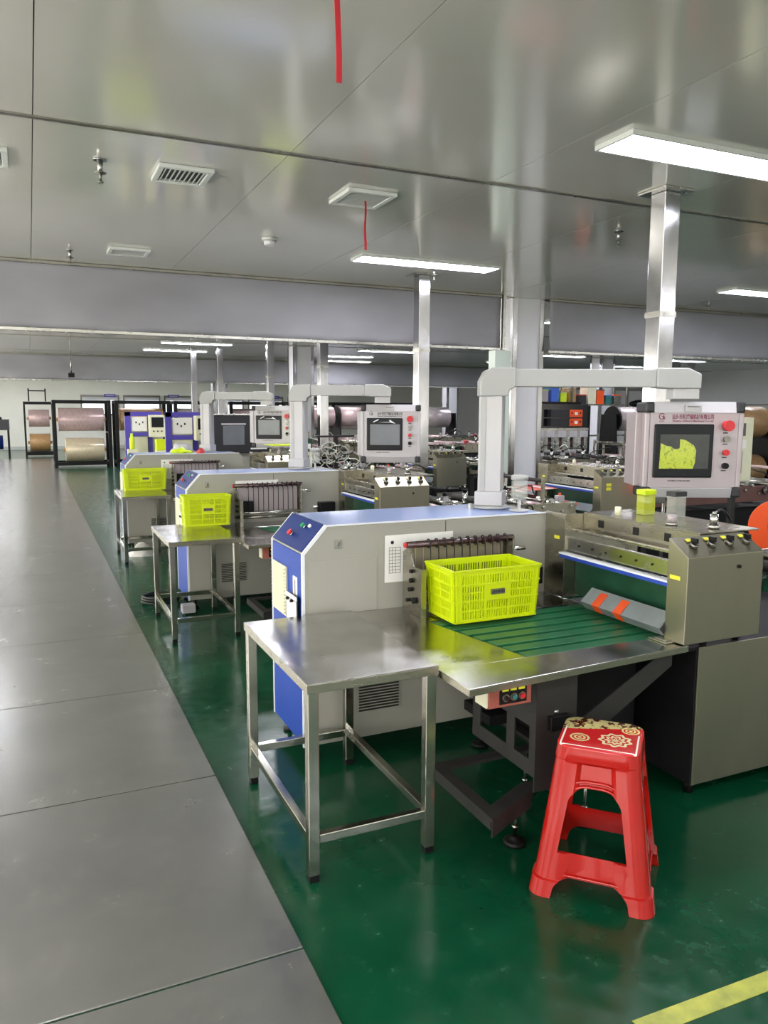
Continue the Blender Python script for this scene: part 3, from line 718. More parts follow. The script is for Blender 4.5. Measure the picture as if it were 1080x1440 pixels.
# ------------------------------------------------------------------ ringed roller stand before the cabinet
def roller_stand():
    t = thing('roller_stand', 'nearest roller stand with ringed dark rod, between front cabinet and yellow crate', 'roller stand', (1.42, 2.9, .645))
    Z = .6455
    lp = MB('steel_brushed')
    lp.prism([(1.436, 2.79, Z), (1.436, 2.96, Z), (1.436, 2.96, .90), (1.436, 2.90, .93), (1.436, 2.86, .85), (1.436, 2.79, .85)], (.006, 0, 0))
    lp.box(1.4365, 1.46, 2.786, 2.79, Z, .85)
    a = lp.build('side_plate', t)
    k = MB('black')
    for (yy, zz, r_) in ((2.87, .83, .008), (2.87, .79, .010), (2.88, .75, .009), (2.84, .71, .013), (2.90, .70, .008)): k.cyl((1.424, yy, zz), (1.4355, yy, zz), r_)
    k.build('knobs', a)
    quick('side_plate', t, lambda k: k.prism([(1.93, 2.86, Z), (1.93, 2.96, Z), (1.93, 2.96, .94), (1.93, 2.86, .94)], (.008, 0, 0)), 'steel_brushed', .002)
    rod = quick('top_rod', t, lambda k: (k.cyl((1.415, 2.885, .940), (1.945, 2.885, .940), .014, 'maroon_rod', 18), k.cyl((1.405, 2.885, .940), (1.415, 2.885, .940), .011, 'red', 14)), 'maroon_rod', label='dark maroon rod with a red end')
    for i in range(11):
        x = 1.52+i*.0385
        k = MB('rubber'); k.tube([(x, 2.885+.0185*cos(a*pi/8), .940+.0185*sin(a*pi/8)) for a in range(17)], .003, seg=6)
        k.tube([(x, 2.866, .94), (x, 2.862, .85), (x, 2.864, .745)], .0028, seg=6); k.build('cord_ring', t)
    quick('back_panel', t, lambda k: (k.box(1.46, 1.92, 2.925, 2.945, .74, .925, 'panel_tan'), [k.box(1.475+i*.0385, 1.478+i*.0385, 2.922, 2.9245, .745, .92, 'panel_pink') for i in range(12)]), 'cream_plastic')
    quick('lower_rod', t, lambda k: (k.cyl((1.442, 2.865, .735), (1.93, 2.865, .735), .008, 'steel', 12), k.cyl((1.442, 2.88, .70), (1.93, 2.88, .70), .012, 'steel_dark', 12), k.cyl((1.938, 2.90, .885), (2.02, 2.90, .885), .010, 'steel')), 'steel')
    quick('drive_block', t, lambda k: k.box(1.462, 1.56, 2.87, 2.92, .74, .82), 'dark_machine', .002)
    return t
RS = roller_stand()
dup(RS, 'second roller stand with ringed rod, on the second cabinet', (-.06, 2.80, 0))
dup(RS, 'third roller stand with ringed rod, on the farthest blue ended cabinet', (-.07, 5.60, 0))

for rs in [o for o in COL.objects if o.name.startswith('roller_stand.')]:
    for c in rs.children:
        if c.name.startswith('back_panel'):
            c.data = c.data.copy(); c.data.materials[0] = MATS['panel_pink']
# ------------------------------------------------------------------ press: steel head across the belts
def press():
    t = thing('cutting_press', 'nearest stainless cutting press with blue bar across the green belts', 'press', (2.15, 2.1, .6))
    hs = MB('steel_panel')
    hs.prism([(2.145, 2.055, .648), (2.145, 2.155, .648), (2.145, 2.155, 1.035), (2.145, 2.055, .975)], (.385, 0, 0))
    box_ = hs.build('housing', t, bevel=.003)
    quick('lock_hole', box_, lambda k: k.cyl((2.40, 2.048, .925), (2.40, 2.054, .925), .007, 'black'), 'black')
    n = Vector((0, -.06, .1)).normalized()
    sl = Vector((0, .1, .06))
    for i in range(4):
        c = Vector((2.215+i*.09, 2.105, 1.005))+n*.002
        k = MB('steel_dark'); k.cyl(c, c+n*.014, .017, 'steel_dark', 20); k.box(c.x-.005, c.x+.005, c.y-.02, c.y+.008, c.z+.012, c.z+.03, 'black'); 
        k.build('dial_knob', box_)
        quick('knob_label', box_, lambda k: k.prism([(c.x-.012, c.y+.018, c.z+.014), (c.x+.012, c.y+.018, c.z+.014), (c.x+.012, c.y+.032, c.z+.0225), (c.x-.012, c.y+.032, c.z+.0225)], tuple(n*.001)), 'yellow')
    quick('warning_label', box_, lambda k: k.box(2.1438, 2.1446, 2.09, 2.14, .885, .900), 'yellow')
    # far side plate by the cabinet
    sp = quick('side_plate', t, lambda k: (k.box(2.20, 2.206, 2.84, 2.99, .648, 1.035), k.box(2.206, 2.42, 2.84, 2.846, .648, 1.035), k.box(2.19, 2.206, 2.83, 2.84, .648, 1.035)), 'steel_brushed', .001)
    quick('warning_label', sp, lambda k: k.box(2.1985, 2.1998, 2.88, 2.92, .915, .93), 'yellow')
    # top deck and beams running along y
    k = MB('steel_brushed')
    k.prism([(2.30, 2.157, 1.036), (2.62, 2.157, 1.036), (2.62, 2.838, 1.036), (2.30, 2.838, 1.036)], (0, 0, .006))
    k.prism([(2.30, 2.157, .955), (2.304, 2.157, .955), (2.304, 2.838, .955), (2.30, 2.838, .955)], (0, 0, .081))
    for yy in (2.30, 2.48, 2.70): k.box(2.2975, 2.2998, yy, yy+.035, .985, 1.018, 'black')
    k.build('top_deck', t, bevel=.001)
    quick('upper_rail', t, lambda k: k.box(2.235, 2.262, 2.157, 2.838, .955, .965), 'steel', .001)
    bm_ = quick('knife_beam', t, lambda k: (k.box(2.20, 2.225, 2.157, 2.838, .875, .935), [k.cyl((2.1955, 2.2+i*.09, .905), (2.1995, 2.2+i*.09, .905), .005, 'black', 8) for i in range(7)]), 'steel', .001)
    quick('blue_bar', t, lambda k: (k.box(2.168, 2.196, 2.157, 2.838, .842, .858)), 'blue_bar', .002, label='bright blue bar')
    quick('bar_cap', t, lambda k: (k.box(2.165, 2.198, 2.157, 2.838, .8585, .866)), 'edge_white')
    quick('rear_rollers', t, lambda k: [k.cyl((2.33+i*.06, 2.157, .86-.02*i), (2.33+i*.06, 2.838, .86-.02*i), .022, m_, 14) for i, m_ in enumerate(('chrome', 'rubber', 'steel'))], 'steel')
    quick('inner_panel', t, lambda k: (k.box(2.262, 2.268, 2.157, 2.838, .66, .84)), 'green_dark')
    gd = MB('guard_film'); gd.prism([(2.12, 2.157, .69), (2.18, 2.157, .745), (2.183, 2.157, .742), (2.123, 2.157, .687)], (0, .46, 0)); gd.prism([(2.12, 2.157, .69), (2.123, 2.157, .687), (2.15, 2.157, .66), (2.147, 2.157, .658)], (0, .46, 0))
    gd = gd.build('film_guard', t, label='grey tilted guard with two red tapes')
    for yy in (2.37, 2.50):
        quick('red_tape', gd, lambda k: (k.prism([(2.1195, yy, .6912), (2.17, yy, .7375), (2.169, yy, .7385), (2.1185, yy, .6922)], (0, .045, 0)), k.prism([(2.1175, yy, .691), (2.145, yy, .660), (2.144, yy, .659), (2.1165, yy, .690)], (0, .045, 0))), 'orange')
    # fittings on the deck
    quick('air_fitting', t, lambda k: (k.cyl((2.44, 2.22, 1.0425), (2.44, 2.22, 1.06), .024, 'steel'), k.cyl((2.44, 2.22, 1.0605), (2.44, 2.22, 1.10), .016, 'chrome'), k.cyl((2.44, 2.22, 1.1005), (2.44, 2.22, 1.11), .008, 'chrome')), 'steel')
    quick('air_fitting', t, lambda k: (k.cyl((2.36, 2.36, 1.0425), (2.36, 2.36, 1.055), .024, 'steel'), k.cyl((2.36, 2.36, 1.0555), (2.36, 2.36, 1.085), .018, 'panel_pink')), 'steel')
    quick('air_fitting', t, lambda k: (k.cyl((2.36, 2.68, 1.0425), (2.36, 2.68, 1.08), .014, 'cream_plastic')), 'cream_plastic')
    quick('stub', t, lambda k: (k.cyl((2.32, 2.13, .6125), (2.32, 2.13, .6475), .014, 'steel'), k.cyl((2.49, 2.13, .6125), (2.49, 2.13, .6475), .014, 'steel')), 'steel')
    quick('hose', t, lambda k: k.tube([(2.44+.03*i, 2.23+.015*i, 1.09+.03*sin(i*.45)-.004*i) for i in range(9)], .005), 'cord_black')
    return t
PR = press()
P2 = dup(PR, 'second stainless cutting press, before the duct in the middle of the photo', (.03, 2.80, 0))
dup(PR, 'third stainless cutting press, below the farthest operator panel', (.04, 5.62, 0))
# lower steel cabinet below the press
def base_cabinet(lab, x1, dx, dy):
    t = thing('base_cabinet', lab, 'cabinet', (2.27, 2.1, 0))
    quick('front_panel', t, lambda k: k.box(2.272, x1, 2.10, 2.106, .058, .612), 'steel_panel', .002, label='brushed steel front panel')
    quick('body', t, lambda k: k.box(2.266, x1-.01, 2.107, 2.97, .058, .60), 'dark_machine', .002, label='dark body')
    quick('lower_ledge', t, lambda k: k.box(2.22, x1, 2.108, 2.9, .601, .612), 'dark_machine')
    for fx in (2.32, x1-.1):
        for fy in (2.16, 2.9): quick('foot', t, lambda k: k.cyl((fx, fy, .0008), (fx, fy, .0575), .02, 'black'), 'black')
    t.location = (2.27+dx, 2.1+dy, 0)
    return t
base_cabinet('plain stainless lower cabinet at the right edge, under the nearest press', 3.3, 0, 0)
base_cabinet('short stainless lower cabinet under the second press', 2.66, .03, 2.8)
base_cabinet('short stainless lower cabinet under the third press', 2.66, .04, 5.62)

# ------------------------------------------------------------------ operator panel on its pendant arm (local: x along picture right, y away, z up)
def operator_panel(lab, loc, first, ang=-YAW, off=0.0):
    t = thing('operator_panel', lab, 'control panel', loc, rotz=ang, local=True)
    arm = MB('arm_white')
    arm.M = None
    k = MB('arm_white'); k.box(-.055, .055, -.055, .055, .085, .545); k.box(-.045, -.02, -.058, -.0555, .09, .54, 'arm_grey')
    k.M = Matrix.Rotation(-.3, 4, 'Z'); k.build('post', t, bevel=.004)
    k = MB('arm_white'); k.box(-.068, .068, -.068, .068, .016, .0845); k.lathe([(.10, .0008), (.10, .010), (.085, .0155)], (0, 0, 0), 'arm_grey', 8); k.M = Matrix.Rotation(-.3, 4, 'Z'); k.build('post_base', t, bevel=.004)
    # chamfered elbow
    k = MB('arm_grey'); k.prism([(-.068, -.06, .5455), (.07, -.06, .5455), (.075, -.06, .575), (.10, -.06, .588), (.10, -.06, .682), (-.01, -.06, .682), (-.045, -.06, .665), (-.068, -.06, .62)], (0, .12, 0)); k.build('elbow', t, bevel=.006)
    quick('beam', t, lambda k: k.box(.1005, .78+off, -.045, .045, .592, .676), 'arm_grey', .003)
    k = MB('arm_grey'); k.prism([(.7805, -.055, .59), (.845, -.055, .585), (.865, -.055, .585), (.995, -.055, .585), (.995, -.055, .655), (.93, -.055, .684), (.7805, -.055, .684)], (0, .11, 0)); k.M = Matrix.Translation((off, 0, 0)); k.build('head_joint', t, bevel=.006)
    quick('drop_post', t, lambda k: k.box(.862+off, .988+off, -.05, .05, .536, .5845), 'arm_white', .003)
    X0, X1, Z0, Z1 = .75+off, 1.235+off, .072, .520
    pk = 'panel_pink' if first else 'panel_white'
    hs = quick('housing', t, lambda k: (k.box(X0+.006, X1-.006, .012, .14, Z0+.02, Z1-.02), k.box(X0-.03, X0+.005, .05, .20, Z0+.035, Z1-.05), k.box(X0+.03, X1-.03, .1405, .24, Z0+.06, Z1-.06)), pk, .004)
    quick('top_rail', hs, lambda k: (k.prism([(X0+.0425, -.006, Z1-.05), (X0+.0425, .14, Z1-.05), (X0+.0425, .14, Z1+.004), (X0+.0425, .006, Z1+.004)], (X1-X0-.085, 0, 0)), k.box(X0+.19, X0+.27, -.0095, -.004, Z1-.045, Z1-.012, 'arm_white'), k.box(X0+.20, X0+.26, -.011, -.0097, Z1-.022, Z1-.019, 'ink')), 'panel_white', .003)
    quick('bottom_rail', hs, lambda k: k.prism([(X0+.0425, .006, Z0-.02), (X0+.0425, .13, Z0-.02), (X0+.0425, .13, Z0+.03), (X0+.0425, -.006, Z0+.03)], (X1-X0-.085, 0, 0)), 'panel_white', .003)
    for xa, xb, xc, xe in ((X0, X0+.0247, X0-.002, X0+.042), (X1-.0247, X1, X1-.042, X1+.002)):
        quick('side_rail', hs, lambda k: k.box(xa, xb, 0, .14, Z0+.032, Z1-.0505), pk, .005)
        for za, zb in ((Z1-.05, Z1), (Z0-.018, Z0+.031)):
            quick('corner_block', hs, lambda k: k.box(xc, xe, -.008, .145, za, zb+.003), 'charcoal', .010, label='dark plastic corner block')
    quick('face_plate', hs, lambda k: k.box(X0+.026, X1-.026, .004, .0118, Z0+.032, Z1-.052), pk)
    sx0, sx1, sz0, sz1 = X0+.047, X0+.338, .152, .415
    scr = quick('screen', hs, lambda k: (k.box(sx0, sx1, -.008, .0038, sz0, sz1)), 'screen_glass', .006)
    quick('display', scr, lambda k: k.box(sx0+.028, sx1-.022, -.0092, -.0083, sz0+.045, sz1-.05), 'screen_grid' if first else 'screen_grey')
    if first:
        a0, b0 = sx0+.028, sz0+.045
        pts = [(0, 0), (.165, 0), (.175, .03), (.178, .09), (.165, .115), (.125, .14), (.098, .145), (.097, .10), (.075, .095), (.055, .108), (.03, .112), (.004, .125)]
        quick('display_image', scr, lambda k: k.prism([(a0+px, -.0094, b0+pz) for px, pz in pts], (0, -.0006, 0)), 'screen_lime', label='lime green shape on the screen')
    else:
        k = MB('edge_white'); k.prism([(sx0+.055, -.0096, sz1-.035), (sx0+.09, -.0096, sz1-.02), (sx0+.10, -.0096, sz1-.008), (sx0+.085, -.0096, sz1-.012), (sx0+.05, -.0096, sz1-.03)], (0, .0004, 0))  # white shapes stand in for a reflection on the glass
        k.prism([(sx0+.09, -.0096, sz1-.035), (sx0+.19, -.0096, sz1-.035), (sx0+.235, -.0096, sz1-.045), (sx0+.19, -.0096, sz1-.015), (sx0+.18, -.0096, sz1-.018), (sx0+.19, -.0096, sz1-.03)], (0, .0004, 0)); k.build('display_reflection', scr, label='white reflection shapes painted on the screen')
    for i, (mt_, r_, z_, h_) in enumerate((('red', .026, .408, .035), ('steel_dark', .015, .342, .018), ('red', .015, .277, .018), ('black', .015, .212, .018))):
        xx = X0+.398
        bt = quick('push_button' if i != 3 else 'rotary_switch', hs, lambda k: (k.cyl((xx, .0038, z_), (xx, -.006, z_), r_*.85, 'chrome', 20), k.cyl((xx, -.0061, z_), (xx, -.006-h_, z_), r_, mt_, 20)), mt_)
        quick('legend', bt, lambda k: k.box(xx-.012, xx+.012, .0028, .0038, z_-r_-.012, z_-r_-.007), 'ink')
    R_, U_ = (1, 0, 0), (0, 0, 1)
    text_mesh('company_name', '汕头市新博瑞机械有限公司', .026, face_mtx((X0+.235, .0035, .449), R_, U_), 'ink_red' if first else 'ink', hs, width=.205, bold=.0005, label='company name in dark characters')
    text_mesh('company_name_english', 'Shantou Xinborui Machinery Co.,Ltd', .013, face_mtx((X0+.235, .0035, .430), R_, U_), 'ink_red' if first else 'ink', hs, width=.2, bold=.0003)
    text_mesh('model_text', 'HSXMJQ-HTM-600-800', .010, face_mtx((X0+.18, .0035, .136), R_, U_), 'ink', hs, width=.11, bold=.0002)
    k = MB('ink_red' if first else 'ink')
    c = Vector((X0+.083, .0036, .452))
    k.tube([(c.x+.014*cos(a), c.y, c.z+.014*sin(a)) for a in [radians(d) for d in range(40, 345, 15)]], .0022, seg=6)
    k.box(c.x-.002, c.x+.014, c.y-.001, c.y+.0006, c.z-.001, c.z+.002); k.prism([(c.x+.004, c.y-.001, c.z-.012), (c.x+.008, c.y-.001, c.z-.012), (c.x+.006, c.y-.001, c.z+.006), (c.x+.003, c.y-.001, c.z+.006)], (0, .0015, 0))
    k.prism([(c.x+.005, c.y-.001, c.z-.002), (c.x+.014, c.y-.001, c.z-.014), (c.x+.017, c.y-.001, c.z-.013), (c.x+.008, c.y-.001, c.z-.001)], (0, .0015, 0)); k.build('logo', hs, label='round G emblem')
    if first: text_mesh('logo_letters', 'H.G.Y', .010, face_mtx((X0+.083, .0035, .428), R_, U_), 'ink_red', hs, bold=.0002)
    text_mesh('screen_brand_mark', '- - -', .008, face_mtx((sx0+.15, -.0088, sz0+.018), R_, U_), 'screen_grey', scr)
    return t
operator_panel('nearest operator panel with a lime green shape on its screen, hung on a bent arm', (2.06, 3.26, 1.0255), True)
OP2 = operator_panel('second operator panel with grey screen, in the middle on its white arm', (1.99, 6.06, 1.0255), False, off=-.245)
dup(OP2, 'third and smallest operator panel with grey screen, farthest on its arm', loc=(1.83, 8.88, 1.0255))
# clear jar / sight glass next to the arm base
def jar(lab, loc):
    t = thing('oil_cup', lab, 'oil cup', loc, local=True)
    quick('cup', t, lambda k: k.lathe([(.036, .055), (.04, .07), (.038, .15)], (0, 0, 0), seg=20), 'acrylic')
    quick('lid', t, lambda k: k.lathe([(.041, .1505), (.041, .17), (.03, .175)], (0, 0, 0), seg=20), 'arm_grey')
    quick('foot', t, lambda k: k.lathe([(.045, .0008), (.045, .006), (.008, .010), (.008, .054)], (0, 0, 0), seg=20), 'arm_white')
    return t
J = jar('clear cup on a small foot beside the nearest arm base', (2.115, 3.09, 1.0255))
dup(J, 'clear cup on a small foot beside the second arm base', loc=(2.07, 5.90, 1.0255))

# ------------------------------------------------------------------ red stool
def stool():
    t = thing('plastic_stool', 'red plastic stool with flower print seat beside the feed table', 'stool', (1.612, 1.862, .0), rotz=radians(-46), local=True)
    Ht = .475
    def ring_pts(z, inset=0.0, seg=10):
        f = max(z, 0.0)/Ht
        hw = .184+(.123-.184)*f**.92 - inset
        if not inset:
            if z < .055: hw += .006
            if z > Ht-.045: hw += .002
        rad = min(.045, hw*.45)
        pts = []
        rec_ = 0.012 if (.06 < z < Ht-.05 and not inset) else 0
        for q_ in range(4):
            a0 = q_*pi/2
            cx, cy = (hw-rad), (hw-rad)
            for i in range(seg+1):
                a = i/seg*pi/2; p = Vector((cx+rad*cos(a), cy+rad*sin(a), 0)); p.rotate(Matrix.Rotation(a0, 3, 'Z')); pts.append(Vector((p.x, p.y, z)))
            # flat side between this corner and the next, recessed
            for s_, dd in ((.16, 0), (.24, rec_), (.5, rec_), (.76, rec_), (.84, 0)):
                x = (hw-rad)+(-2*(hw-rad))*s_; p = Vector((x, hw-dd, 0)); p.rotate(Matrix.Rotation(a0, 3, 'Z')); pts.append(Vector((p.x, p.y, z)))
        return pts
    def loft(zs, inset, cap_top):
        bm = bmesh.new(); R_ = [[bm.verts.new(p) for p in ring_pts(z, inset)] for z in zs]; n = len(R_[0])
        for A, B in zip(R_, R_[1:]):
            for i in range(n):
                f = bm.faces.new((A[i], A[(i+1) % n], B[(i+1) % n], B[i])); f.smooth = True
        bm.faces.new(list(reversed(R_[0]))); bm.faces.new(R_[-1])
        bmesh.ops.recalc_face_normals(bm, faces=bm.faces[:])
        return bm
    zs = [0.001, .018, .019, .034, .035, .053, .056, .062, .12, .2, .28, .36, Ht-.055, Ht-.045, Ht-.042, Ht-.012, Ht-.003]
    def mk(bm):
        me = bpy.data.meshes.new('tmp'); bm.to_mesh(me); bm.free(); o = bpy.data.objects.new('tmp', me); COL.objects.link(o); return o
    outer = mk(loft(zs, 0, True)); inner = mk(loft([-.02, .06, .2, .36, Ht-.02], .0135, True))
    cutters = [inner]
    def arch(z0, z1, w0, w1, roundtop, rot):
        # outline in local xz, extruded along y
        pts = [(-w0, z0), (w0, z0)]
        rr_ = w1*roundtop
        for i in range(9):
            a = i/8*pi/2; pts.append((w1-rr_+rr_*cos(a), z1-rr_+rr_*sin(a)))
        for i in range(9):
            a = pi/2+i/8*pi/2; pts.append((-w1+rr_+rr_*cos(a), z1-rr_+rr_*sin(a)))
        k = MB(); k.prism([(x, -.4, z) for x, z in pts], (0, .8, 0)); k.bm.transform(Matrix.Rotation(rot, 4, 'Z')); return pts, mk(k.bm)
    A_, c1 = arch(.143, .350, .104, .082, .75, 0); _, c2 = arch(.143, .350, .104, .082, .75, pi/2)
    B_, c3 = arch(-.03, .066, .128, .115, .45, 0); _, c4 = arch(-.03, .066, .128, .115, .45, pi/2)
    cutters += [c1, c2, c3, c4]
    for c in cutters:
        md = outer.modifiers.new('b', 'BOOLEAN'); md.operation = 'DIFFERENCE'; md.object = c; md.solver = 'EXACT'
    bpy.context.view_layer.update()
    me = bpy.data.meshes.new_from_object(outer.evaluated_get(bpy.context.evaluated_depsgraph_get()))
    for c in cutters+[outer]: bpy.data.objects.remove(c)
    me.materials.clear(); me.materials.append(MATS['red_plastic']); me.name = 'body'
    me.shade_smooth()
    o = bpy.data.objects.new('body', me); COL.objects.link(o); o.parent = t; OFF[o.name] = (0, 0, 0)
    es = o.modifiers.new('e', 'EDGE_SPLIT'); es.split_angle = radians(38)
    # raised rims around the arches
    k = MB('red_plastic')
    def hwz(z): return .184+(.123-.184)*(z/Ht)**.92 - .006
    for rot in range(4):
        M_ = Matrix.Rotation(rot*pi/2, 3, 'Z')
        for pts, grow in ((A_, .006), (A_, .022)):
            cz = .25; path = []
            for x, z in pts[2:]: 
                dx, dz = x, z-cz; l_ = math.hypot(dx, dz); path.append((x+dx/l_*grow, z+dz/l_*grow))
            path = [(.104+grow*.7, .146)]+path+[(-.104-grow*.7, .146)]
            k.tube([M_ @ Vector((x, -(hwz(max(z, .06)))+.001, z)) for x, z in path], .0042, seg=8)
        path = [(.128, .055)]+[(x*1.04, z+.009) for x, z in B_[2:]]+[(-.128, .055)]
        k.tube([M_ @ Vector((x, -(hwz(max(z, .03)))+.0005, z)) for x, z in path], .004, seg=8)
    k.build('arch_rim', t)
    k = MB('seat_print'); bm = k.bm
    prof = [(1.0, Ht-.0028), (.985, Ht+.0015), (.95, Ht+.003), (.5, Ht+.0025), (.02, Ht+.002)]
    base_ = ring_pts(Ht-.003)
    R_ = [[bm.verts.new((p.x*s_, p.y*s_, z)) for p in base_] for s_, z in prof]; n = len(base_); fs = []
    for A, B in zip(R_, R_[1:]):
        for i in range(n):
            f = bm.faces.new((A[i], A[(i+1) % n], B[(i+1) % n], B[i])); f.smooth = True; fs.append(f)
    fs.append(bm.faces.new(R_[-1])); k._m(fs, None); bmesh.ops.recalc_face_normals(bm, faces=fs)
    k.build('seat', t, label='seat top printed with cream flowers on red')
stool()
# ------------------------------------------------------------------ machinery further along each line
def roller_bench(lab, loc, L_, D_, zt, seed, mats_=('steel', 'rubber', 'steel_dark', 'chrome'), rail='steel_brushed'):
    t = thing('roller_bench', lab, 'roller bench', loc, local=True)
    rnd = random.Random(seed)
    for ya in (0, D_-.02):
        quick('side_rail', t, lambda k: k.box(0, L_, ya, ya+.02, zt-.16, zt-.02), rail, .003)
    for (lx, ly) in ((.02, .025), (L_-.08, .025), (.02, D_-.085), (L_-.08, D_-.085)):
        quick('leg', t, lambda k: (k.box(lx, lx+.06, ly, ly+.06, .001, zt-.1601)), 'frame_grey', .003)
    quick('lower_body', t, lambda k: k.box(.1, L_-.1, .10, D_-.10, .18, zt-.22), 'dark_machine', .004)
    n = int(L_/.085)
    for i in range(n):
        x = .05+(L_-.1)*i/max(1, n-1); z = zt-.05+.035*((i % 3)-1); m_ = mats_[rnd.randrange(len(mats_))]; r_ = rnd.choice((.018, .024, .032))
        quick('roller', t, lambda k: (k.cyl((x, .021, z), (x, D_-.021, z), r_, m_, 12), k.cyl((x, -.018, z), (x, .0, z), .012, 'steel', 8)), m_)
    ng = int(L_/.16)
    for i in range(ng):
        x = .06+L_*i/ng; typ = rnd.randrange(6)
        if typ == 0:
            quick('air_cylinder', t, lambda k: (k.cyl((x, .04, zt), (x, .04, zt+.10), .018, 'chrome'), k.cyl((x, .04, zt+.10), (x, .04, zt+.115), .024, 'black'), k.cyl((x, .04, zt+.115), (x, .04, zt+.15), .008, 'steel')), 'chrome')
        elif typ == 1:
            quick('motor', t, lambda k: (k.box(x-.03, x+.03, -.07, -.0005, zt-.11, zt-.05, 'green_dark'), k.cyl((x, -.12, zt-.08), (x, -.0705, zt-.08), .028, 'dark_machine'), k.cyl((x, -.128, zt-.08), (x, -.1205, zt-.08), .012, 'red')), 'green_dark', .002)
        elif typ == 2:
            quick('hand_wheel', t, lambda k: (k.cyl((x, -.03, zt-.06), (x, -.0005, zt-.06), .012, 'steel'), k.tube([(x+.035*cos(a*pi/8), -.035, zt-.06+.035*sin(a*pi/8)) for a in range(17)], .006, 'black')), 'steel')
        elif typ == 3:
            hh = rnd.uniform(.1, .24)
            quick('upright', t, lambda k: (k.box(x-.012, x+.012, .03, .055, zt-.02, zt+hh), k.box(x-.012, x+.012, D_-.055, D_-.03, zt-.02, zt+hh), k.cyl((x, .0551, zt+hh-.03), (x, D_-.0551, zt+hh-.03), .016, rnd.choice(('steel', 'rubber', 'film_rose')), 12)), 'steel_brushed', .002)
        elif typ == 4:
            quick('regulator', t, lambda k: (k.cyl((x, .03, zt-.02), (x, .03, zt+.035), .02, 'acrylic'), k.box(x-.022, x+.022, .008, .052, zt+.0355, zt+.07, 'panel_white'), k.cyl((x, .03, zt+.0705), (x, .03, zt+.10), .016, 'black')), 'acrylic')
        else:
            quick('sensor_block', t, lambda k: (k.box(x-.03, x+.025, .03, .09, zt-.02, zt+.03, rnd.choice(('white_paint', 'red', 'charcoal', 'panel_pink'))), k.cyl((x, .06, zt+.0305), (x, .06, zt+.05), .010, 'orange')), 'white_paint', .002)
    for j in range(3):
        x = rnd.uniform(.1, L_-.4); pts = [(x+i*.04, .12+.08*sin(i*.6+j), zt+.02+.09*sin(pi*i/9)+.02*rnd.random()) for i in range(10)]
        quick('hose', t, lambda k: k.tube(pts, .006), rnd.choice(('cord_white', 'cord_black')))
    return t
RB = roller_bench
RB('roller bench right behind the nearest press, partly hidden by the nearest operator panel', (3.36, 2.25, 0), 1.5, .62, .80, 1)
b1 = RB('dark roller bench with brown rail under the nearest operator panel', (4.62, 4.95, 0), 2.0, .68, .86, 2, ('rubber', 'steel_dark', 'green_dark', 'rubber'), 'brown_rail')
RB('short roller bench just right of the second press', (2.72, 5.0, 0), 1.25, .66, .80, 3, ('steel', 'film_rose', 'rubber', 'chrome'))
RB('roller bench behind the second operator panel, before the second duct', (2.75, 7.8, 0), 1.3, .66, .86, 4, ('film_rose', 'steel', 'rubber'))
RB('roller bench beneath the black valve board right of the white column', (4.7, 7.9, 0), 2.6, .66, .92, 5, ('rubber', 'film_rose', 'steel'))
RB('roller bench of the fourth line, left part', (2.9, 10.7, 0), 1.25, .66, .98, 6, ('film_rose', 'steel', 'film_silver'))
RB('roller bench of the fourth line, behind the valve board', (5.6, 10.7, 0), 3.0, .66, 1.0, 7, ('film_rose', 'film_silver', 'rubber'))
RB('roller bench of the fifth line, farthest on the left', (2.9, 13.5, 0), 2.8, .66, .98, 8, ('film_rose', 'steel', 'film_silver'))
RB('roller bench of the fifth line, farthest on the right', (6.4, 13.6, 0), 3.4, .66, 1.0, 9, ('film_silver', 'film_rose', 'rubber'))
RB('roller bench far right behind the nearest operator panel', (7.0, 5.0, 0), 2.2, .68, .95, 10, ('rubber', 'film_rose', 'steel'))
# second presses on each line
for i, (d, l) in enumerate(((( 1.985, 2.84, 0), 'stainless press with yellow stickers left of the nearest operator panel, behind the blue cabinet top'),
             ((1.995, 5.62, 0), 'stainless press left of the nearest arm post, in the third line'),
             ((2.1, 8.5, 0), 'stainless press far back in the fourth line'))):
    d_ = dup(PR, l, d)
    if i == 0:
        for (x, y, z, w_) in ((4.24, 4.8937, .90, .07), ):
            for zz in (.885, .855): quick('sticker', None, lambda k: k.box(0, .05, 0, .001, 0, .024), 'yellow')
            for q_, zz in zip(('sticker', 'sticker.001'), (.905, .872)):
                so = bpy.data.objects[q_]; so.parent = d_; so.location = (4.18-4.135, 4.8935-4.94, zz-.6)
# pedestals carrying those presses
ped = None
for x, y, l in ((4.13, 4.93, 'dark pedestal under the stickered press'), (4.14, 7.71, 'dark pedestal under the third line press'), (4.25, 10.59, 'dark pedestal under the fourth line press')):
    if ped is None:
        ped = thing('machine_pedestal', l, 'machine base', (x, y, 0), local=True)
        quick('body', ped, lambda k: k.box(0, .45, 0, .8, .05, .612), 'dark_machine', .004)
        quick('front_panel', ped, lambda k: k.box(.02, .43, -.004, -.0005, .08, .58), 'steel_brushed')
        for fx in (.05, .4):
            for fy in (.05, .75): quick('foot', ped, lambda k: k.cyl((fx, fy, .001), (fx, fy, .0495), .02, 'black'), 'black')
    else: dup(ped, l, loc=(x, y, 0))
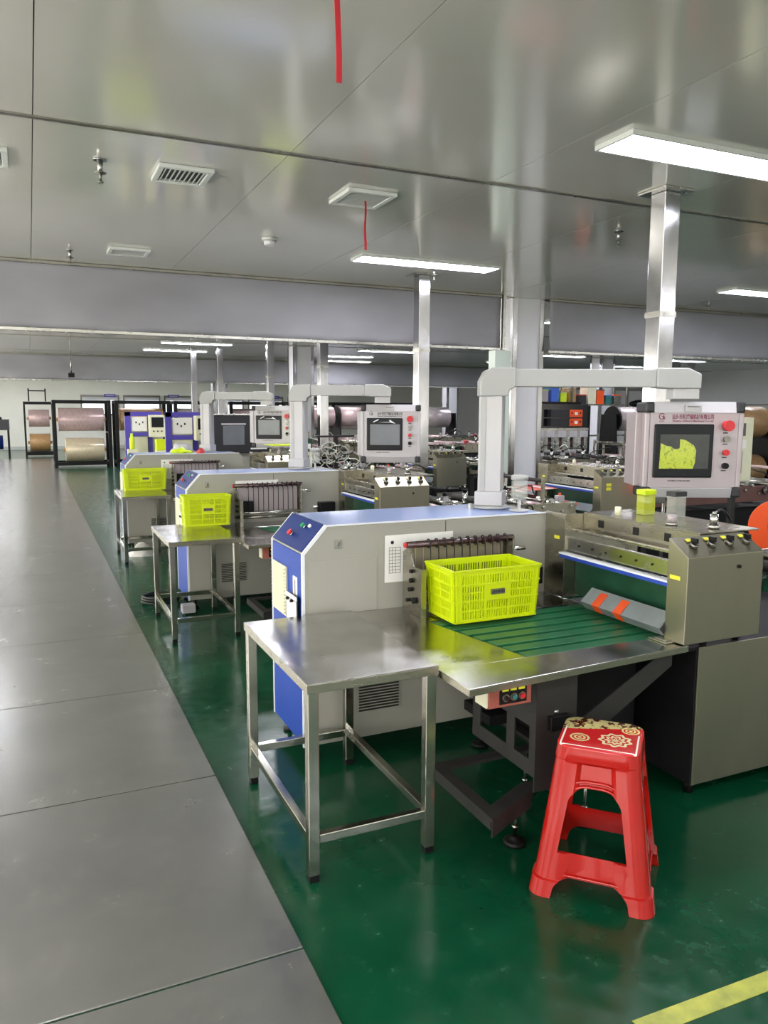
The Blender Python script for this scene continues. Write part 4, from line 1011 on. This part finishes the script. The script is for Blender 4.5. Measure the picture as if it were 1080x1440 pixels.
# valve board with cylinders and orange drives
t = thing('valve_board', 'black valve board with orange drives, right of the nearest column', 'valve board', (5.55, 8.75, 0), local=True)
for xx in (0, 1.55): quick('post', t, lambda k: k.box(xx, xx+.04, 0, .04, .001, 1.58), 'black', .003)
quick('board', t, lambda k: k.box(.0405, 1.5495, .005, .03, 1.275, 1.60), 'black_gloss', .002)
quick('cable_tray', t, lambda k: (k.box(.5, 1.4, -.03, .06, 1.601, 1.63)), 'black')
quick('crossbeam', t, lambda k: k.box(.0405, 1.5495, -.02, .04, 1.235, 1.274), 'steel', .002)
for i, zz in enumerate((1.42, 1.30)):
    dv = quick('servo_drive', t, lambda k: k.box(.86, 1.38, -.08, .0045, zz, zz+.105), 'charcoal', .003)
    quick('drive_face', dv, lambda k: (k.box(1.17, 1.38, -.088, -.0805, zz+.002, zz+.103, 'orange'), k.box(1.25, 1.30, -.092, -.0885, zz+.03, zz+.07, 'paper'), k.cyl((1.20, -.092, zz+.06), (1.20, -.0885, zz+.06), .012, 'black'), k.cyl((1.345, -.092, zz+.06), (1.345, -.0885, zz+.06), .012, 'black')), 'orange', label='orange drive cover')
quick('switch_box', t, lambda k: k.box(.30, .40, -.05, .0045, 1.30, 1.42), 'paper', .002)
for i in range(8):
    x = .06+i*.185
    cy = quick('air_cylinder', t, lambda k: (k.box(x, x+.13, -.09, -.0205, 1.15, 1.235, 'panel_white'), k.box(x, x+.02, -.08, -.03, .98, 1.1495, 'acrylic'), k.box(x+.11, x+.13, -.08, -.03, .98, 1.1495, 'acrylic'), k.box(x, x+.13, -.08, -.03, .955, .9795, 'panel_white'), k.cyl((x+.065, -.055, .98), (x+.065, -.055, 1.1495), .024, 'maroon_rod')), 'panel_white')
for i in range(5):
    x = .1+i*.3
    quick('hose', t, lambda k: k.tube([(x+.02*j, -.1-.01*j, 1.0+.12*sin(pi*j/8)-.02*j) for j in range(9)], .007), ('cord_black', 'cord_white')[i % 2])
# electric box behind the nearest panel
t = thing('electric_box', 'beige electric box with black breaker window, right behind the nearest operator panel', 'electric box', (4.6, 4.05, 0), local=True)
quick('stand', t, lambda k: (k.box(.07, .11, .05, .09, .012, .999), k.box(0, .2, 0, .14, .001, .0115)), 'frame_grey', .002)
quick('box', t, lambda k: k.box(0, .19, 0, .14, 1.0, 1.46), 'cream_plastic', .004)
quick('window', t, lambda k: (k.box(.03, .11, -.003, -.0005, 1.33, 1.42, 'black_gloss'), k.box(.02, .12, -.003, -.0005, 1.24, 1.30, 'paper'), k.box(.03, .09, -.003, -.0005, 1.06, 1.22, 'steel_dark')), 'black')
# orange disc
t = thing('guard_disc', 'orange round guard disc at the right edge, cut off by the photo', 'guard disc', (4.22, 3.35, 0), local=True)
quick('disc', t, lambda k: (k.cyl((0, 0, .79), (.03, .02, .79), .165, 'orange', 40), k.cyl((-.012, -.008, .79), (-.0005, -.0003, .79), .05, 'black', 20)), 'orange', .004)
quick('stand', t, lambda k: (k.box(.035, .075, .0, .04, .012, .80), k.box(-.05, .16, -.08, .12, .001, .0115)), 'frame_grey')
quick('slot', t, lambda k: k.box(-.008, -.001, -.02, 0, .86, .90), 'black')
# yellow and clear sight boxes on the nearest press deck
for i, (x, y, m_, lab) in enumerate(((2.50, 2.66, 'acrylic_yellow', 'clear box tinted yellow standing on the nearest press deck'), (2.57, 2.55, 'acrylic', 'plain clear box beside the yellow tinted one on the press deck'))):
    t = thing('sight_box', lab, 'clear box', (x, y, 1.0425), local=True)
    quick('shell', t, lambda k: k.box(-.032, .032, -.025, .025, .0005, .09), m_, .002)
    quick('cap', t, lambda k: k.box(-.034, .034, -.027, .027, .0905, .112), 'lime' if i == 0 else 'charcoal', .002)
# red warning lamp
t = thing('signal_lamp', 'glowing orange red lamp left of the yellow tinted box', 'lamp', (4.62, 4.72, 0), local=True)
quick('pole', t, lambda k: (k.cyl((0, 0, .012), (0, 0, .84), .014, 'steel_dark'), k.cyl((0, 0, .001), (0, 0, .0115), .06, 'black')), 'steel_dark')
mat('lamp_red', 'ff4020', .3, emis=('ff3818', 1.6))
quick('lens', t, lambda k: k.lathe([(.032, .8405), (.036, .87), (.028, .90), (.01, .912)], (0, 0, 0), seg=18), 'lamp_red')
# printed film lying beyond the blue top
t = thing('printed_film', 'red and white printed film lying in a sagging web behind the blue cabinet top', 'printed film', (3.55, 5.22, .85), local=True)
quick('web', t, lambda k: [k.box(i*.045, i*.045+.045, 0, .34+.02*(i % 3), .002*i, .002*i+.003, ('red', 'paper', 'red', 'panel_pink', 'red', 'orange')[i % 6]) for i in range(9)], 'red')
# cable tangle and small instrument box of the third line
t = thing('cable_bundle', 'tangle of white and black cables left of the second operator panel', 'cables', (2.7, 7.55, 0), local=True)
rnd = random.Random(3)
quick('post', t, lambda k: (k.box(.2, .24, .1, .14, .012, 1.22), k.box(.1, .34, 0, .24, .001, .0115), k.box(.0, .42, .09, .15, 1.2205, 1.24)), 'frame_grey')
for i in range(16):
    cx, cz, r_ = rnd.uniform(.02, .42), rnd.uniform(.88, 1.12), rnd.uniform(.05, .14)
    quick('cable', t, lambda k: k.tube([(cx+r_*cos(a*.5+i), .05-.012*i*.3+.01*sin(a), cz+r_*.7*sin(a*.5+i)) for a in range(12)], .006, seg=6), ('cord_white', 'cord_white', 'cord_black', 'panel_pink')[i % 4])
t = thing('instrument_box', 'small pale instrument box with dials under a dark board with white characters', 'instrument box', (2.40, 7.35, 0), local=True)
quick('stand', t, lambda k: (k.box(.06, .10, .04, .08, .012, .899), k.box(0, .16, 0, .14, .001, .0115)), 'frame_grey')
bx = quick('box', t, lambda k: k.box(0, .15, 0, .12, .90, 1.09), 'cream_plastic', .003)
for i in range(3): quick('dial', bx, lambda k: k.cyl((.09, -.012, .935+i*.055), (.09, -.0005, .935+i*.055), .02, 'charcoal'), 'charcoal')
quick('sign_board', t, lambda k: k.box(-.04, .16, .03, .045, 1.0905, 1.22), 'green_dark')
quick('characters', t, lambda k: [k.box(-.02+i*.045, .01+i*.045, .026, .0295, 1.12, 1.17) for i in range(4)], 'paper')

# violet framed machines
def violet(lab, loc, w, sgn):
    t = thing('bag_machine', lab, 'machine', loc, local=True)
    quick('frame', t, lambda k: (k.box(0, .09, 0, .05, .001, 1.47), k.box(0, w, 0, .05, 1.40, 1.4695), k.box(.0905, w, 0, .05, 1.09, 1.15), k.box(w*.62, w*.62+.07, .0505, .09, .001, 1.40)), 'purple_paint', .003)
    quick('body', t, lambda k: k.box(.0905, w, .091, .6, .1, 1.38), 'cream_plastic', .005)
    quick('notice_board', t, lambda k: (k.box(.11, w*.6, .02, .0495, 1.17, 1.39, 'paper'), [k.box(.16+.05*i, .18+.05*i, .017, .0195, 1.29-.03*(i % 2), 1.32-.03*(i % 2), 'ink') for i in range(3)]), 'paper', label='white board with a few dark marks')
    hm = quick('screen_box', t, lambda k: (k.box(w*.62, w*.62+.24, -.16, -.001, 1.08, 1.42)), 'cream_plastic', .006)
    quick('screen', hm, lambda k: k.box(w*.62+.03, w*.62+.21, -.164, -.1605, 1.23, 1.385), 'screen_glass')
    for i in range(3): quick('button', hm, lambda k: k.cyl((w*.62+.06+i*.06, -.168, 1.17), (w*.62+.06+i*.06, -.1605, 1.17), .013, 'charcoal', 10), 'charcoal')
    quick('lower_cover', t, lambda k: k.box(.0905, w*.6, .02, .05, .6, 1.085), 'cream_plastic', .003)
    return t
violet('violet framed machine with pale screen box, nearer one behind the third cabinet', (1.69, 11.0, 0), .62, 1)
violet('violet framed machine with pale screen box, left and farther one', (1.33, 12.6, 0), .56, 1)
# dark console with grey screen
t = thing('dark_console', 'wide dark grey console with a light grey screen left of the third operator panel', 'console', (2.14, 10.0, 0), local=True)
quick('pedestal', t, lambda k: k.box(.05, .68, .05, .55, .001, .94), 'cabinet_grey', .004)
quick('face', t, lambda k: k.box(0, .76, 0, .3, .945, 1.43), 'charcoal', .006)
quick('cap', t, lambda k: k.box(-.01, .77, -.01, .31, 1.4305, 1.45), 'steel', .002)
sc = quick('screen', t, lambda k: k.box(.12, .40, -.008, -.0005, 1.05, 1.30), 'screen_grey', .004)
quick('screen_bar', sc, lambda k: k.box(.10, .42, -.010, -.003, 1.31, 1.33), 'panel_white')
for i, (x, z) in enumerate(((.52, 1.25), (.62, 1.25), (.52, 1.12), (.62, 1.12))):
    quick('knob', t, lambda k: k.cyl((x, -.02, z), (x, -.0005, z), .022, 'black'), 'black')
quick('label_strip', t, lambda k: k.box(.48, .70, -.003, -.0005, .99, 1.01), 'paper')
# things left on the third cabinet top
def lump(name, lab, cat, loc, sx, sy, sz, m_, seed):
    rnd = random.Random(seed); k = MB(m_)
    bmesh.ops.create_icosphere(k.bm, subdivisions=3, radius=1)
    from mathutils import noise as nz
    for v in k.bm.verts:
        n_ = nz.noise(v.co*1.8+Vector((seed, 0, 0)))*.35
        v.co = Vector((v.co.x*sx*(1+n_), v.co.y*sy*(1+n_), max(v.co.z, -.02)*sz*(1+n_*1.5)))
        v.co.z = max(v.co.z, 0)
    for f in k.bm.faces: f.smooth = True
    k._m(k.bm.faces, m_); k.bm.transform(Matrix.Translation(loc)); o = k.build(name, loc=loc); tag(o, lab, cat); return o
lump('plastic_bag', 'lime green bag lying on top of the third cabinet', 'bag', (1.52, 8.80, 1.0256), .12, .09, .05, 'lime', 1)
lump('paper_wad', 'crumpled pale paper heaped behind the lime green bag', 'paper', (1.56, 8.98, 1.0256), .13, .04, .10, 'wall_grey', 2)
lump('red_cloth', 'crumpled dark red cloth on the third cabinet beside the lime green bag', 'cloth', (1.70, 8.66, 1.0256), .05, .06, .05, 'red', 3)
lump('paper_stack', 'white wrapped stack on the floor under the third work table', 'paper stack', (1.0, 8.25, .001), .13, .10, .11, 'paper', 4)
t = thing('yellow_tray', 'flat lime yellow sheet on the third press behind the second cabinet', 'sheet', (2.32, 7.95, 1.125), local=True)
quick('sheet', t, lambda k: (k.box(0, .42, 0, .36, 0, .006)), 'lime')
t = thing('green_bottle', 'lime green bottle between the two violet frames', 'bottle', (1.41, 12.45, 0), local=True)
quick('shelf', t, lambda k: k.box(-.07, .07, -.05, .05, .001, .90), 'cream_plastic')
quick('bottle', t, lambda k: k.lathe([(.035, .901), (.038, .92), (.038, 1.06), (.02, 1.10), (.02, 1.14)], (0, 0, 0), seg=16), 'lime')
t = thing('parts_bin', 'small lime yellow bin in front of the farther violet machine', 'bin', (1.70, 11.9, 0), local=True)
quick('stand', t, lambda k: k.box(0, .26, 0, .2, .001, .90), 'cream_plastic')
quick('bin', t, lambda k: (k.box(0, .26, 0, .004, .901, 1.06), k.box(0, .26, .196, .2, .901, 1.06), k.box(0, .004, .004, .196, .901, 1.06), k.box(.256, .26, .004, .196, .901, 1.06), k.box(.004, .256, .004, .196, .901, .906), k.box(-.008, .268, -.008, 0, 1.04, 1.06)), 'crate_yellow')
# coil of cable and white floor box by the second table
t = thing('cable_coil', 'loose black cable coil on the floor left of the second work table', 'cable', (.86, 6.12, 0), local=True)
quick('coil', t, lambda k: k.tube([((.14+.012*sin(a*.37))*cos(a*.35), (.13+.01*cos(a*.5))*sin(a*.35), .012+.0011*a) for a in range(52)], .009), 'cord_black')
t = thing('floor_box', 'small white box on the floor under the second work table', 'box', (1.0, 5.70, 0), local=True)
quick('case', t, lambda k: k.box(-.05, .05, -.04, .04, .012, .075), 'panel_white', .008)
quick('feet', t, lambda k: k.box(-.03, .03, -.03, .03, .001, .0115), 'black')

# film racks
def film_rack(lab, loc, w=1.42, h=1.74, d=.9):
    t = thing('film_rack', lab, 'rack', loc, local=True)
    s = .085
    for (x, y) in ((0, 0), (w-s, 0), (0, d-s), (w-s, d-s)): quick('post', t, lambda k: k.box(x, x+s, y, y+s, .001, h), 'black', .003)
    for z in (h-s, .06):
        for y in (0, d-s): quick('rail', t, lambda k: k.box(s+.0005, w-s-.0005, y+.004, y+s-.004, z, z+s-.002), 'black')
        for x in (0, w-s): quick('rail', t, lambda k: k.box(x+.004, x+s-.004, s+.0005, d-s-.0005, z, z+s-.002), 'black')
    for z in (.42, 1.22): 
        for x in (.06, w-.085): quick('bearing_arm', t, lambda k: k.box(x, x+.024, s+.0005, d-s-.0005, z-.36 if z < 1 else z-.34, z-.30), 'charcoal')
    return t
def film_roll(lab, loc, L_, r_, m_, group=None):
    t = thing('film_roll', lab, 'film roll', loc, local=True, group=group)
    quick('film', t, lambda k: k.cyl((-L_/2, 0, 0), (L_/2, 0, 0), r_, m_, 30), m_, .008)
    quick('core', t, lambda k: (k.cyl((-L_/2-.06, 0, 0), (-L_/2-.0005, 0, 0), .05, 'film_tan'), k.cyl((L_/2+.0005, 0, 0), (L_/2+.06, 0, 0), .05, 'film_tan')), 'film_tan')
    return t
racks = [('first black film rack right of the walkway end, carrying rose and gold rolls', .53, 21.6), ('black film rack behind the violet machines', 2.05, 21.6), ('third black film rack in the row, counted from the walkway', 3.57, 21.6),
         ('fourth black film rack, behind the second white column', 5.09, 21.6), ('fifth black film rack, behind the second operator panel', 6.61, 21.6), ('sixth black film rack, left of the nearest arm post', 8.13, 21.6), ('seventh black film rack, farthest to the right', 9.65, 21.6)]
R0 = None
mm = [('film_rose', 'film_gold'), ('film_tan', 'film_silver'), ('film_silver', 'film_rose'), ('film_rose', 'film_silver'), ('film_rose', 'film_rose'), ('film_silver', 'film_gold'), ('film_rose', 'film_silver')]
words = {'film_rose': 'rose', 'film_gold': 'gold', 'film_tan': 'tan', 'film_silver': 'silver'}
for i, (l, x, y) in enumerate(racks):
    R0 = film_rack(l, (x, y, 0)) if R0 is None else dup(R0, l, loc=(x, y, 0)) or R0
    if i == 0: RK = R0
    R0 = RK
    n_ = ('first', 'second', 'third', 'fourth', 'fifth', 'sixth', 'seventh')[i]
    film_roll('%s film roll in the upper place of the %s black rack' % (words[mm[i][0]], n_), (x+.70, y+.42, 1.24), 1.12, .30, mm[i][0])
    film_roll('%s film roll in the lower place of the %s black rack' % (words[mm[i][1]], n_), (x+.76, y+.42, .45), .95, .31, mm[i][1])
RK2 = dup(RK, 'farthest black film rack beside the walkway end, left of the first one', loc=(-.17, 26.8, 0)); RK2.scale = (.62, 1, 1)
film_roll('pink film roll up in the farthest black rack beside the walkway', (.27, 27.2, 1.22), .6, .27, 'film_rose')
film_roll('copper toned film roll low in the farthest black rack beside the walkway', (.27, 27.2, .45), .6, .28, 'film_tan')
t = thing('hand_rail', 'small black rail frame standing on top of the farthest film rack', 'rail', (-.02, 26.82, 1.745), local=True)
quick('frame', t, lambda k: (k.box(0, .04, 0, .04, 0, .40), k.box(.48, .52, 0, .04, 0, .40), k.box(.0405, .4795, .005, .035, .31, .345)), 'black')
t = thing('tool_cart', 'black cart at the far left edge of the photo', 'cart', (-1.55, 27.0, 0), local=True)
quick('top_box', t, lambda k: k.box(0, .95, 0, .6, .85, 1.18), 'charcoal', .01)
for (x, y) in ((0.01, .01), (.89, .01), (.01, .54), (.89, .54)): quick('leg', t, lambda k: k.box(x, x+.05, y, y+.05, .001, .8495), 'black')
quick('lower_drum', t, lambda k: k.cyl((.2, .3, .46), (.75, .3, .46), .22, 'navy_paint', 20), 'navy_paint')
quick('lid', t, lambda k: k.lathe([(.16, 1.181), (.14, 1.25), (.04, 1.30)], (.6, .3, 0), seg=16), 'frame_grey')
# unwinders with big rolls in the middle distance
def unwinder(lab, loc, m_):
    t = thing('film_unwinder', lab, 'unwinder', loc, local=True)
    for x in (0, .92): quick('side_plate', t, lambda k: k.prism([(x, 0, .001), (x, .6, .001), (x, .5, 1.45), (x, .1, 1.45)], (.03, 0, 0)), 'black', .003)
    quick('roll', t, lambda k: (k.cyl((.12, .3, 1.36), (.82, .3, 1.36), .22, m_, 28), k.cyl((.0305, .3, 1.36), (.9195, .3, 1.36), .03, 'steel')), m_, label='roll of film')
    quick('end_disc', t, lambda k: k.cyl((.08, .3, 1.36), (.1195, .3, 1.36), .24, 'black', 28), 'black')
    quick('lower_roll', t, lambda k: (k.cyl((.12, .3, .7), (.82, .3, .7), .2, m_, 28), k.cyl((.0305, .3, .7), (.9195, .3, .7), .03, 'steel')), m_)
    return t
unwinder('black film unwinder with a silver roll, seen left of the nearest arm post', (7.6, 14.9, 0), 'film_silver')
unwinder('black film unwinder with a rose roll, seen left of the second operator panel', (5.0, 15.2, 0), 'film_rose')
unwinder('black film unwinder with a rose roll, hidden mostly by the middle panels', (6.3, 16.4, 0), 'film_rose')
unwinder('black film unwinder right of the valve board', (9.8, 11.2, 0), 'film_silver')
unwinder('black film unwinder with tan roll at the right edge behind the beige electric box', (8.6, 7.6, 0), 'film_tan')
# storage shelf with boxes far right of the column
t = thing('storage_shelf', 'grey storage shelf full of small coloured boxes, above the valve board', 'shelf', (8.4, 12.6, 0), local=True)
for x in (0, 1.4, 2.8): 
    for y in (0, .4): quick('post', t, lambda k: k.box(x, x+.04, y, y+.04, .001, 2.02), 'steel_dark')
for z in (.4, 1.0, 1.62): quick('shelf_board', t, lambda k: k.box(0.0405, 2.7995, .0405, .3995, z, z+.03), 'steel')
rnd = random.Random(11)
cn = [('paper', 'white'), ('red', 'red'), ('yellow', 'yellow'), ('panel_pink', 'pinkish'), ('blue_cap', 'blue'), ('lime', 'lime'), ('film_tan', 'tan'), ('charcoal', 'dark grey'), ('cream_plastic', 'cream'), ('orange', 'orange'), ('teal', 'teal'), ('steel', 'silver')]
for i in range(12):
    x = 8.47+i*.225; w = rnd.uniform(.14, .2); h = rnd.uniform(.16, .34)
    bx = thing('storage_box', '%s box on the top board of the storage shelf above the valve board' % cn[i][1], 'box', (x, 12.68, 1.651), local=True, group='boxes on the storage shelf')
    quick('carton', bx, lambda k: k.box(0, w, 0, .26, 0, h), cn[i][0], .004)
    quick('lid', bx, lambda k: k.box(-.003, w+.003, -.003, .263, h+.0005, h+.02), cn[(i*5+2) % 12][0])
# right wall fan, pipe and camera
t = thing('wall_fan', 'black wall fan on the far grey wall right of the nearest panel head', 'fan', (XR-.4, 19.2, 1.75), local=True)
quick('cage', t, lambda k: k.lathe([(.10, -.12), (.30, -.06), (.34, 0), (.30, .06), (.10, .12)], (0, 0, 0), seg=24), 'black')
quick('bracket', t, lambda k: k.box(.10, .399, -.03, .03, -.03, .03), 'charcoal')
t = thing('wall_conduit', 'thin dark conduit running along the right wall', 'pipe', (XR-.03, 8, 1.70), local=True)
quick('pipe', t, lambda k: k.cyl((0, 0, 0), (0, 17, 0), .015, 'steel_dark'), 'steel_dark')
t = thing('security_camera', 'small dark camera under the ceiling before the right wall', 'camera', (16.9, 16.4, CEIL), local=True)
quick('mount', t, lambda k: k.cyl((0, 0, -.16), (0, 0, -.001), .02, 'steel'), 'steel')
quick('body', t, lambda k: k.box(-.18, .05, -.05, .05, -.26, -.161), 'black', .01)
t = thing('security_camera', 'small dark camera hanging below the far curtain at the left', 'camera', (.83, 17.5, CEIL), local=True)
quick('mount', t, lambda k: k.cyl((0, 0, -.40), (0, 0, -.001), .012, 'steel'), 'steel')
quick('body', t, lambda k: k.box(-.06, .06, -.08, .08, -.49, -.401), 'black', .01)
